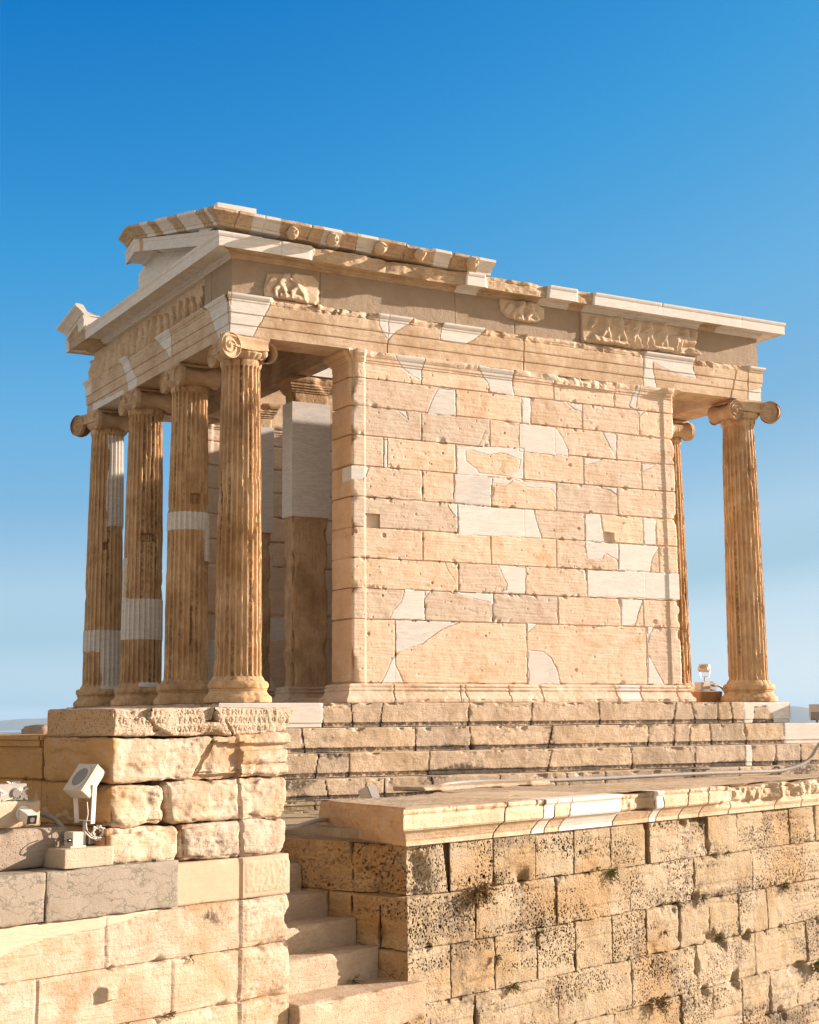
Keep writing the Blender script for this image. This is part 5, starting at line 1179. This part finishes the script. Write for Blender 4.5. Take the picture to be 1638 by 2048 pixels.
# ------------------------------------------------------------------ inscribed block on top
GL = {'A': [((0, 0), (.5, 1), (1, 0)), ((.2, .4), (.8, .4))], 'N': [((0, 0), (0, 1), (1, 0), (1, 1))], 'T': [((0, 1), (1, 1)), ((.5, 1), (.5, 0))], 'I': [((.5, 0), (.5, 1))], 'K': [((0, 0), (0, 1)), ((.9, 1), (0, .5), (.9, 0))],
      'E': [((.9, 0), (0, 0), (0, 1), (.9, 1)), ((0, .5), (.7, .5))], 'O': [tuple((.5+.5*math.cos(a), .5+.5*math.sin(a)) for a in np.linspace(0, 6.283, 13))], 'S': [((1, 1), (0, 1), (.6, .5), (0, 0), (1, 0))], 'Y': [((0, 1), (.5, .5), (1, 1)), ((.5, .5), (.5, 0))],
      'L': [((0, 0), (.5, 1), (1, 0))], 'P': [((0, 0), (0, 1), (1, 1), (1, 0))], 'R': [((0, 0), (0, 1), (.8, .9), (.8, .55), (0, .5))], 'G': [((0, 0), (0, 1), (.9, 1))], 'D': [((0, 0), (.5, 1), (1, 0), (0, 0))], 'M': [((0, 0), (.1, 1), (.5, .3), (.9, 1), (1, 0))], 'Q': [((.1, 0), (.35, 0), (.15, .5), (.5, 1), (.85, .5), (.65, 0), (.9, 0))]}
ROWS = [(-.118, .034, -1.56, ' DIPI IS   AMOY  TATEINISTIAN E'), (-.178, .036, -1.575, 'TE NIKAKE  TIAOYSIOYSOSONAIQNIOIIS'), (-.238, .034, -1.30, '     OLYSNEIK ENYOSQEQN')]
strokes = []
for zc_, hh, s0, txt in ROWS:
    adv = .0462
    for i, chh in enumerate(txt):
        for st in GL.get(chh, []):
            pts = [(s0+i*adv+p[0]*.026, zc_-hh/2+p[1]*hh) for p in st]; strokes += list(zip(pts[:-1], pts[1:]))
def ins_fn(p, X, disp):
    q = X[:, :2]-B0; s = q@dL; t = q@nL; z = X[:, 2]; fr_ = t < .05
    idx = np.nonzero(fr_)[0]; dm = np.full(len(idx), 9.); ss, zz = s[idx], z[idx]
    for (a, b) in strokes:
        m = (np.abs(ss-(a[0]+b[0])/2) < .03) & (np.abs(zz-(a[1]+b[1])/2) < .035)
        if m.any():
            dx, dy = b[0]-a[0], b[1]-a[1]; tt = np.clip(((ss[m]-a[0])*dx+(zz[m]-a[1])*dy)/(dx*dx+dy*dy+1e-9), 0, 1)
            dm[m] = np.minimum(dm[m], np.hypot(ss[m]-a[0]-tt*dx, zz[m]-a[1]-tt*dy))
    d = disp.copy()
    d[idx] -= .009*(1-sst(.0015, .0055, dm))*sst(-.45, -.1, fbm(ss, zz, 3, 4, 3, 9))
    d[idx] += .006*fbm(ss*1.6, zz*.55, 1, 26, 4, 19)
    # clamp cuttings and the split
    for a, z0, w_ in ((-1.36, -.150, .13), (-.78, -.19, .12)): d = np.where(fr_ & (np.abs(s-a-.25*(z+.12)*(a < -1)+.35*(z+.12)*(a > -1)) < w_/2) & (z > z0), d-.09, d)
    cr = np.abs(s+1.22+1.1*(z+.25)+.02*fbm(s, z, 0, 14, 3, 3)); d = d-.05*fr_*(1-sst(.006, .02+.08*sst(-.2, -.28, z), cr))*(z < -.09)
    cr = np.abs(s+.62+.7*(z+.2)+.01*fbm(s, z, 0, 14, 3, 4)); d = d-.03*fr_*(1-sst(.004, .011, cr))*(z < -.17)
    return d, 0.
mb = MB(); blockL(mb, -1.615, .005, 0, .80, -.282, -.090, tilt=-.09, tilt0=0, res=.0062, rnd=.022, amp=.010, chip=.045, seed=160, lump=.012, fn=ins_fn, tone=0)
mb.A[0][:, 3] = .7*sst(0, .03, -1.58-(mb.V[0][:, :2]-B0)@dL)  # left end tinted orange, part patina, part painted shade
tag(mb.build('inscribed_block', old_marble('inscribed_marble', (.52, .43, .33), (.48, .38, .27), (.36, .24, .14), rust_amt=.35, bump=1.2, pits=.9), None, 70, origin=PL(-.8, .4, -.29)), 'long chipped marble slab carved with Greek letters on top of the stack', 'inscription')

# ------------------------------------------------------------------ parapet running back on the left
par = empty('parapet_wall', PL(-1.62, 2.5, -1.2), 'orange toned parapet wall with a moulded coping running back towards the sea', 'wall')
def pa_fn(U, S, O, Z, X):
    q = X[:, :2]-B0; t = q@nL
    db, dj, tone, bid = courses(t, Z, [-.27, -.588, -.888, -1.14], [[.83, 1.75, 2.9, 4.1], [.46, 1.14, 2.2, 3.4], [.9, 2.0, 3.2]], 171, warp=.004)
    de = np.minimum(db, dj); e = -.018*(1-sst(.003, .009, de))+.004*fbm(t, Z, 1, 8, 4, 172)-worn(t, Z, de, 173, .02, .03, .12, 7)
    return dict(out=np.where(O > -.05, O+e, O), tone=tone*.5, dark=np.clip(fbm(t*2, Z*2, 3, 1.5, 3, 175)-.1, 0, .4), rust_shade=np.clip(.7+.5*fbm(t, Z, 0, 1.5, 3, 177), 0, 1))
mb = MB(); P = [tuple(PL(-1.615, 7, 0)[:2]), tuple(PL(-1.615, .84, 0)[:2]), tuple(PL(-1.1, .84, 0)[:2])]
sweep(mb, P, [(0, -1.2), (0, -.36), (.022, -.352), (.022, -.312), (.036, -.305), (.036, -.278), (.03, -.272), (-.6, -.270)], [.014, .05], .012, pa_fn); mb.build('coping_course', M_ORANGE, par, 45)
mb = MB(); P = [tuple(PL(-1.612, 7, 0)[:2]), tuple(PL(-1.612, .2, 0)[:2])]
sweep(mb, P, [(0, -1.2), (0, -.59), (-.3, -.588)], [.014], .012, pa_fn); mb.build('lower_course', M_ORANGE, par, 45)
mb = MB(); rough_block(mb, corners(PL(-1.2, 1.5, -.4), PL(.5, 0, 0)-PL(0, 0, 0), PL(0, .3, 0)-PL(0, 0, 0), (0, 0, .19)), .03, .03, .01, .02, 180); tag(mb.build('rubble_block', M_STAIR), 'dark rough stone lying behind the inscribed slab', 'stone')

# ------------------------------------------------------------------ loose blocks on the ledge
mb = MB(); blockL(mb, -3.4, -1.77, .20, .75, -1.126, -.868, res=.016, rnd=.03, amp=.010, chip=.03, seed=190, lump=.014, tone=-.2)
tag(mb.build('loose_block', old_marble('grey_marble', (.36, .30, .24), (.32, .26, .20), (.25, .175, .11), rust_amt=.4, bump=.8)), 'long grey marble block lying on the ledge behind the lamp', 'stone block')
mb = MB(); blockL(mb, -3.0, -1.99, .26, .62, -.862, -.690, res=.014, rnd=.015, amp=.004, chip=.015, seed=191, lump=.006)
tag(mb.build('loose_block', M_CONC), 'smaller pale block with a camera on its face on top of a grey block', 'stone block')
mb = MB(); blockL(mb, -1.985, -1.60, -.02, .32, -1.124, -1.000, res=.010, rnd=.008, amp=.004, chip=.012, seed=192, lump=.004, tone=.2)
tag(mb.build('concrete_base', M_CONC), 'small square concrete block under the floodlight', 'block')
# ------------------------------------------------------------------ lamps, camera, cables
zz3 = np.array([0, 0, 1.])
sL = np.array([dL[0], dL[1], 0]); tL = np.array([nL[0], nL[1], 0])
def rotm(a, ang):
    return np.array(Matrix.Rotation(ang, 3, Vector(a)))
def floodlight(pos, aim, tilt, size, label, group=None, pole=.20, base=True):
    """pos: foot of the pole. aim: horizontal unit vector the lamp looks along; tilt up"""
    t = empty('floodlight', pos, label, 'floodlight', group)
    aim = np.array([aim[0], aim[1], 0.]); aim /= np.linalg.norm(aim); side = np.cross(aim, zz3)
    fwd = aim*math.cos(tilt)+zz3*math.sin(tilt); up_ = np.cross(side, fwd)
    R3 = np.stack([side, fwd, up_], 1); w_, d_, h_ = size
    hc = np.array(pos)+zz3*(pole+.26*h_/.22)+fwd*d_*.1
    mb = MB(); box(mb, hc, (w_, d_, h_), R3); head = mb.build('lamp_head', M_ENAMEL, t, 30)
    mb = MB(); box(mb, hc+fwd*(d_*.5+.003), (w_*1.0, .008, h_*1.0), R3); fr_ = mb.build('front_frame', M_ENAMEL, head, 30)
    mb = MB(); ring = []
    for rr_, off in ((.46, .0095), (.445, .012), (.33, .012), (.32, .009)):
        th = np.arange(40)/40*2*np.pi; ring.append(hc+fwd*(d_*.5+off)+side*(w_*rr_*np.cos(th))[:, None]+up_*(h_*rr_*1.02*np.sin(th))[:, None])
    V = np.concatenate(ring); Q = [(i*40+j, (i+1)*40+j, (i+1)*40+(j+1) % 40, i*40+(j+1) % 40) for i in range(3) for j in range(40)]
    mb.add(V, Q); mb.build('lens_ring', M_ENAMEL, head, 30)
    mb = MB(); fan(mb, ring[3]-fwd*.001); mb.build('lens', M_GLASS, head, 0)
    mb = MB(); yb = np.array(pos)+zz3*pole
    for sg in (-1, 1):
        a_ = yb+side*sg*w_*.43; b_ = hc+side*sg*(w_*.5+.006)-up_*h_*.12-fwd*.02; md = (a_+b_)/2; ax_ = (b_-a_)/np.linalg.norm(b_-a_); o_ = np.cross(ax_, side); o_ /= np.linalg.norm(o_)
        box(mb, md, (.007, .034, np.linalg.norm(b_-a_)+.03), np.stack([np.cross(o_, ax_), o_, ax_], 1))
    box(mb, yb+zz3*.003, (w_*.86, .035, .006), np.stack([side, aim, zz3], 1)); mb.build('bracket', M_WHITE, t, 30)
    mb = MB(); tube(mb, [np.array(pos), yb], .013, 10, smooth=0); mb.build('pole', M_STEEL, t)
    return t, hc, R3
fp = PL(-1.735, .13, -1.000)
aim = PL(-1.0, -.05, 0)-PL(0, 0, 0)
fl, hc, R3 = floodlight(fp, aim, math.radians(38), (.20, .085, .215), 'cream square floodlight on a short pole in front of the marble stack', pole=.165)
mb = MB(); Mb = np.stack([sL, tL, zz3], 1)
box(mb, PL(-1.845, .09, -.945), (.085, .10, .095), Mb); box(mb, PL(-1.845, .09, -.993), (.12, .11, .012), Mb); box(mb, PL(-1.845, .09, -.912), (.089, .104, .004), Mb)
bx = mb.build('ballast_box', M_ENAMEL, fl, 30)
mb = MB(); tube(mb, [PL(-1.89, .06, -.95), PL(-1.915, .055, -.95)], .012, 10, smooth=0); tube(mb, [PL(-1.915, .055, -.95), PL(-1.94, .05, -.948), PL(-1.955, .06, -.925), PL(-1.945, .09, -.905), PL(-1.91, .12, -.90)], .0035, 6); mb.build('cable_gland', M_BLACK, bx)
mb = MB(); box(mb, PL(-1.665, .16, -.955), (.075, .08, .075), Mb); mb.build('ballast_box', M_STEEL, fl, 30)
mb = MB(); pts = []
for i in range(70):
    a = i/70*2*math.pi*3.6; r = .040+.009*math.sin(i*1.7); pts.append(PL(-1.668+r*math.cos(a)+.012*math.sin(i*.23), .07+.010*math.sin(i*.9), -.915+r*math.sin(a)))
tube(mb, pts, .0035, 6, smooth=2)
tube(mb, [PL(-1.74, .10, -.71), PL(-1.735, .095, -.79), PL(-1.75, .09, -.85), PL(-1.74, .085, -.90), PL(-1.70, .075, -.94)], .0035, 6); tube(mb, [PL(-1.78, .06, -.90), PL(-1.74, .06, -.935), PL(-1.70, .07, -.95), PL(-1.67, .07, -.955)], .0035, 6)
mb.build('cable_coil', M_WHITECABLE, fl)
mb = MB(); tube(mb, [PL(-2.2, .60, -.80), PL(-2.06, .56, -.783), PL(-1.96, .50, -.785), PL(-1.88, .42, -.795), PL(-1.83, .33, -.83), PL(-1.815, .26, -.885), PL(-1.82, .17, -.93)], .0165, 10)
tag(mb.build('conduit', M_CONDUIT), 'thick grey conduit bending down to the floodlight box', 'cable')
# security camera
cp = PL(-2.135, .262, -.770)
camt = empty('security_camera', cp, 'white bullet security camera with a dark face on a pale block', 'camera')
mb = MB(); M90 = np.stack([sL, zz3, -tL], 1); lathe(mb, [(.001, .0), (.050, .0), (.050, .010), (.044, .018), (.001, .018)][::1], cp, 28, M=M90); mb.build('mount_plate', M_WHITE, camt, 30)
dirc = sL*(-.10)-tL*.96-zz3*.24; dirc /= np.linalg.norm(dirc); sc = np.cross(dirc, zz3); sc /= np.linalg.norm(sc); uc = np.cross(sc, dirc); Rc = np.stack([sc, dirc, uc], 1)
mb = MB(); tube(mb, [cp-tL*.01, cp+dirc*.05], .030, 16, smooth=0); box(mb, cp+dirc*.085, (.070, .12, .062), Rc); box(mb, cp+dirc*.090+uc*.034, (.078, .125, .008), Rc); mb.build('housing', M_WHITE, camt, 35)
mb = MB(); box(mb, cp+dirc*.147, (.064, .008, .056), Rc); fc = mb.build('face', M_BLACK, camt, 30)
mb = MB(); tube(mb, [cp+dirc*.150, cp+dirc*.154], .016, 16, smooth=0); mb.build('lens', M_GLASS, fc)
# twin lamp unit wrapped in film
lp = PL(-2.30, .36, -.690)
un = empty('lamp_unit', lp, 'small grey twin lamp box wrapped in torn clear film at the left edge', 'lamp')
mb = MB(); box(mb, lp+zz3*.058, (.42, .16, .105), Mb); mb.build('housing', M_CONDUIT, un, 30)
for s in (-.16, -.02, .12):
    mb = MB(); lathe(mb, [(.001, .012), (.026, .012), (.030, .006), (.034, .006), (.036, .0)][::-1], lp+zz3*.050-tL*.081+sL*s, 24, M=np.stack([sL, zz3, -tL], 1)); mb.build('lens', M_GLASS, un, 30)
mb = MB()
for k in range(7):
    r9 = random.Random(k); x0 = r9.uniform(-.05, .2); pts = [lp+sL*(x0+r9.uniform(-.02, .02)*j)+zz3*(.125-.024*j)-tL*(.08*min(1, j*.5)+.008*r9.random()) for j in range(6)]
    V = []
    for j, q in enumerate(pts): V += [q-sL*(.008+.006*r9.random()), q+sL*(.008+.008*r9.random())]
    mb.add(V, [(2*j, 2*j+1, 2*j+3, 2*j+2) for j in range(5)])
mb.build('film_wrap', M_WHITECABLE, un, 30)
# lamps around the temple
def small_lamp(pos, aim, tilt, s, label, grp='small floodlights round the temple'):
    t, hc, R3 = floodlight(pos, aim, tilt, (.24*s, .10*s, .15*s), label, None, pole=.10*s); return t
wb = np.array([7.02, .45, 0.002])
mb = MB(); rough_block(mb, corners(wb-np.array([.19, .10, 0]), (.38, 0, 0), (0, .22, 0), (0, 0, .15)), .02, .006, .003, .004, 210, lump=.002); tag(mb.build('brick_base', M_BRICK), 'terracotta brick plinth beside the right end column', 'brick')
small_lamp(wb+np.array([-.02, 0, .285]), (-.9, -.3), .5, .62, 'tiny cream floodlight on the brick plinth by the right column')
mb = MB(); box(mb, wb+np.array([-.07, 0, .215]), (.16, .14, .115)); tag(mb.build('junction_box', M_ENAMEL), 'cream junction box on the brick plinth', 'box')
mb = MB(); box(mb, wb+np.array([.085, .02, .22]), (.12, .12, .12)); tag(mb.build('junction_box', M_STEEL), 'grey junction box on the brick plinth', 'box')
mb = MB(); tube(mb, [wb+np.array([.0, -.1, .23]), wb+np.array([.16, -.09, .22]), wb+np.array([.28, -.06, .12]), wb+np.array([.30, -.02, .0])], .016, 8); tag(mb.build('conduit', M_CONDUIT), 'short conduit curving from the grey junction box to the floor', 'cable')
mb = MB(); Rm = rotm((0, 0, 1), .5)@rotm((1, 0, 0), -.45)
t = empty('floodlight', (.46, -2.24, -1.05), 'cream lamp box peeping up behind the end of the cornice', 'floodlight')
box(mb, (.43, -2.22, -.90), (.15, .12, .13), Rm); hd = mb.build('lamp_head', M_ENAMEL, t, 30)
mb = MB(); box(mb, np.array([.43, -2.22, -.90])+Rm@np.array([0, -.064, 0]), (.14, .008, .12), Rm); mb.build('lens', M_GLASS, hd, 30)
mb = MB(); tube(mb, [(.46, -2.24, -1.07), (.45, -2.2, -.90)], .015, 8, smooth=0); mb.build('pole', M_STEEL, t)
t = empty('floodlight', (8.16, -.46, -.27), 'cream floodlight standing on the steps at the right edge', 'floodlight')
Rm = rotm((0, 0, 1), -.7)@rotm((1, 0, 0), .5)
mb = MB(); box(mb, (8.10, -.46, -.135), (.16, .20, .14), Rm); hd = mb.build('lamp_head', M_ENAMEL, t, 30)
mb = MB(); box(mb, np.array([8.10, -.46, -.135])+Rm@np.array([0, -.104, 0]), (.14, .008, .12), Rm); mb.build('lens', M_GLASS, hd, 30)
mb = MB(); tube(mb, [(8.14, -.44, -.27), (8.11, -.45, -.14)], .015, 8, smooth=0); mb.build('pole', M_STEEL, t)
mb = MB(); rough_block(mb, corners((8.30, -.62, -.272), (.5, 0, 0), (0, .3, 0), (0, 0, .42)), .05, .02, .01, .02, 214); tag(mb.build('loose_block', M_STEP), 'block on the steps beyond the right edge of the stylobate', 'stone block')
CP = DATA_CABLE
mb = MB(); tube(mb, CP, .022, 10, smooth=4); tag(mb.build('conduit', M_CONDUIT), 'long grey conduit lying along the foot of the temple steps', 'cable')
mb = MB(); tube(mb, [(-1.25, -3.55, -1.085), (-1.0, -3.52, -1.083), (-.8, -3.40, -1.06), (-.6, -3.25, -1.05), (-.38, -3.05, -1.07)], .020, 8); tag(mb.build('conduit', M_CONDUIT), 'pale conduit crossing the floor at the top of the stair', 'cable')

# ------------------------------------------------------------------ weeds in the joints
def weed(p, n, size, seed, label, dry=.5, nrm=-nB, spread=1.):
    rg = random.Random(seed); t = empty('weed', p, label, 'plant', 'weeds growing in the wall joints'); p = np.array(p); nn = np.array([nrm[0], nrm[1], 0.]); lat = np.array([-nn[1], nn[0], 0])
    st = MB(); g = MB(); dr = MB()
    for i in range(n):
        d = nn*rg.uniform(.3, 1)+lat*rg.uniform(-1.1, 1.1)*spread+zz3*rg.uniform(-.7, .9); d /= np.linalg.norm(d); L = size*rg.uniform(.5, 1.15)
        q = [p, p+d*L*.5+zz3*.04*L, p+d*L-zz3*L*rg.uniform(0, .35)]
        tube(st, q, [.0022, .0010], 4, smooth=2)
        m = g if rg.random() > dry else dr
        for k in range(rg.randint(5, 10)):
            f = rg.uniform(.2, 1); c = (1-f)**2*q[0]+2*f*(1-f)*q[1]+f*f*q[2]; a = np.array([rg.gauss(0, 1) for _ in range(3)]); a /= np.linalg.norm(a); b = np.cross(a, [rg.gauss(0, 1) for _ in range(3)]); b /= np.linalg.norm(b)
            l_ = .006+size*rg.uniform(.08, .16); w_ = l_*.34
            m.add([c, c+a*l_*.5+b*w_, c+a*l_, c+a*l_*.5-b*w_], [(0, 1, 2, 3)])
    st.build('stem', M_TWIG, t)
    if g.V: g.build('foliage', M_LEAF, t, 0)
    if dr.V: dr.build('foliage', M_DRY, t, 0)
WD = [(.88, -1.625, 34, .16, .75, 'largest dry brown weed tuft in the limestone wall, below the cornice corner'), (2.836, -1.625, 22, .085, .2, 'green weed tuft in the first joint under the white cornice repair'), (4.474, -1.99, 12, .07, .15, 'small bright green weed low in a niche of the limestone wall'), (6.185, -2.03, 20, .08, .5, 'brownish weed tuft near the right edge of the limestone wall'),
      (1.11, -2.19, 12, .055, .8, 'small dry weed in an upright joint of the limestone wall'), (1.317, -2.455, 18, .07, .5, 'weed tuft under the third course, right of the stairs'), (3.734, -2.26, 10, .05, .8, 'tiny dry weed in the middle of a limestone block'), (4.719, -2.42, 20, .09, .5, 'weed in the crumbled joint beside a dark hollow'), (3.581, -2.90, 30, .12, .7, 'dry weed tuft near the bottom of the limestone wall'),
      (6.83, -2.95, 26, .16, .15, 'green creeping weed at the lower right edge of the limestone wall'), (2.618, -1.56, 6, .04, .2, 'speck of green beside the cornice repair'), (5.0, -1.59, 8, .045, .3, 'small weed below the broken cornice'), (1.75, -2.05, 6, .04, .1, 'speck of green under the dark stained block')]
for i, (s, z, n, sz, dry, lb) in enumerate(WD): weed(PB(s, -.012, z), int(n*1.8), sz*1.15, 400+i, lb, dry)
weed(PL(-1.094, -.005, -2.155), 16, .05, 420, 'reddish weed in a joint of the pale marble wall', .85, -nL); weed(PL(-.93, -.005, -1.795), 7, .04, 421, 'tiny brown weed in the joint above the boss', .95, -nL)
weed(PL(-1.25, .0, -1.125), 10, .04, 422, 'small green weed under the lowest worn block', .2, -nL, 1.6); weed(PL(-1.45, -.005, -2.165), 6, .025, 423, 'speck of green low in the pale marble wall', .1, -nL)
weed(PB(-.33, .30, -2.235), 14, .10, 424, 'small green weed in the corner of the second stair', .25); weed(PB(-.98, .62, -1.79), 8, .05, 425, 'tiny green weed against the stair side wall', .1)

# ------------------------------------------------------------------ ground, sea and far hills
def plain_ground():
    m, t, b = newmat('rocky_ground'); n = N(t); co = n.coord()
    f = n.noise(co, .35, 6, .6); n.link(n.mix(n.ramp(f, [(.35, 0.), (.65, 1.)]), (.52, .41, .28), (.43, .325, .21)), b.inputs['Base Color']); b.inputs['Roughness'].default_value = .95
    n.link(n.bump(n.noise(co, 2.5, 6), .6, .1), b.inputs['Normal']); return m
M_GROUND = plain_ground()
mb = MB(); rr_ = np.array([0., 3, 8, 20, 40, 60, 75, 110, 180, 300, 600]); zz_ = np.array([0, 0, .0, -.1, -.4, -1.5, -6, -40, -90, -130, -152.])
n = 48; V = []
for r, z in zip(rr_, zz_):
    th = np.arange(n)/n*2*np.pi; x, y = r*np.cos(th), r*np.sin(th)
    V.append(np.stack([x-6, y-14, z-4.0+(.18*fbm(x, y, 0, .12, 4, 3)*(r > 4))+(.0 if r < 60 else 4*vn(x*.02, y*.02, 0, 5))], 1))
mb.add(np.concatenate(V), grid_quads(len(rr_), n, 0)); q = [(i*n+n-1, i*n, (i+1)*n, (i+1)*n+n-1) for i in range(len(rr_)-1)]; mb.Q.append(np.array(q, np.int32))
o = mb.build('ground', M_GROUND); tag(o, kind='structure')
m, t, b = newmat('sea_water'); n_ = N(t); b.inputs['Base Color'].default_value = (.012, .10, .22, 1); b.inputs['Roughness'].default_value = .35; n_.link(n_.bump(n_.noise(n_.coord((.02, .02, .02)), 1., 6), .25, 4), b.inputs['Normal'])
mb = MB(); R = 21700.; th = np.arange(128)/128*2*np.pi; V = [(-6, -15, -150)]+[(R*math.cos(a)-6, R*math.sin(a)-15, -150) for a in th]; mb.add(V, None, [(0, i+1, (i+1) % 128+1) for i in range(128)]); tag(mb.build('sea', m), kind='structure')
def hill_mat():
    m, t, b = newmat('far_hills'); n = N(t); f = n.noise(n.coord((.0012, .0012, .003)), 1., 6); n.link(n.mix(f, (.14, .13, .09), (.10, .105, .07)), b.inputs['Base Color']); b.inputs['Roughness'].default_value = 1; return m
M_HILL = hill_mat()
def hills(az0, az1, dist, hfun, name):
    mb = MB(); m = 80; az = np.radians(np.linspace(az0, az1, m)); V = []
    for k, (dr, fz) in enumerate(((0, 0), (1200, .55), (2400, 1.), (3600, .5), (5000, 0))):
        hgt = np.array([hfun((i/(m-1))) for i in range(m)]); n9 = fbm(np.arange(m)*.13, k*1.7, 0, 1., 4, 7)
        V.append(np.stack([-6+(dist+dr)*np.sin(az), -15+(dist+dr)*np.cos(az), -151+fz*hgt*(1+.12*n9)], 1))
    mb.add(np.concatenate(V), grid_quads(5, m, 0)[:, ::-1]); tag(mb.build(name, M_HILL, None, 0), kind='structure')
hills(8, 22, 24000, lambda t: 128+70*math.exp(-((t-.62)/.12)**2)+10*math.sin(t*40), 'hills')
hills(36, 60, 25000, lambda t: 150+150*math.exp(-((t-.31)/.06)**2)+12*math.sin(t*61), 'hills')

# ------------------------------------------------------------------ sea haze
m = bpy.data.materials.new('haze'); m.use_nodes = True; t = m.node_tree; t.nodes.remove(t.nodes['Principled BSDF'])
pv_ = t.nodes.new('ShaderNodeVolumePrincipled'); pv_.inputs['Color'].default_value = (.50, .74, 1, 1); pv_.inputs['Density'].default_value = 2.6e-5
t.links.new(pv_.outputs[0], t.nodes['Material Output'].inputs['Volume'])
hb = MB(); X0, X1, Z0, Z1 = -34000, 34000, -170, 190
V = [(x, y, z) for x in (X0, X1) for y in (X0, X1) for z in (Z0, Z1)]
hb.add(V, [(0, 1, 3, 2), (4, 6, 7, 5), (0, 4, 5, 1), (2, 3, 7, 6), (0, 2, 6, 4), (1, 5, 7, 3)])
tag(hb.build('haze', m, None, 0), kind='stuff')
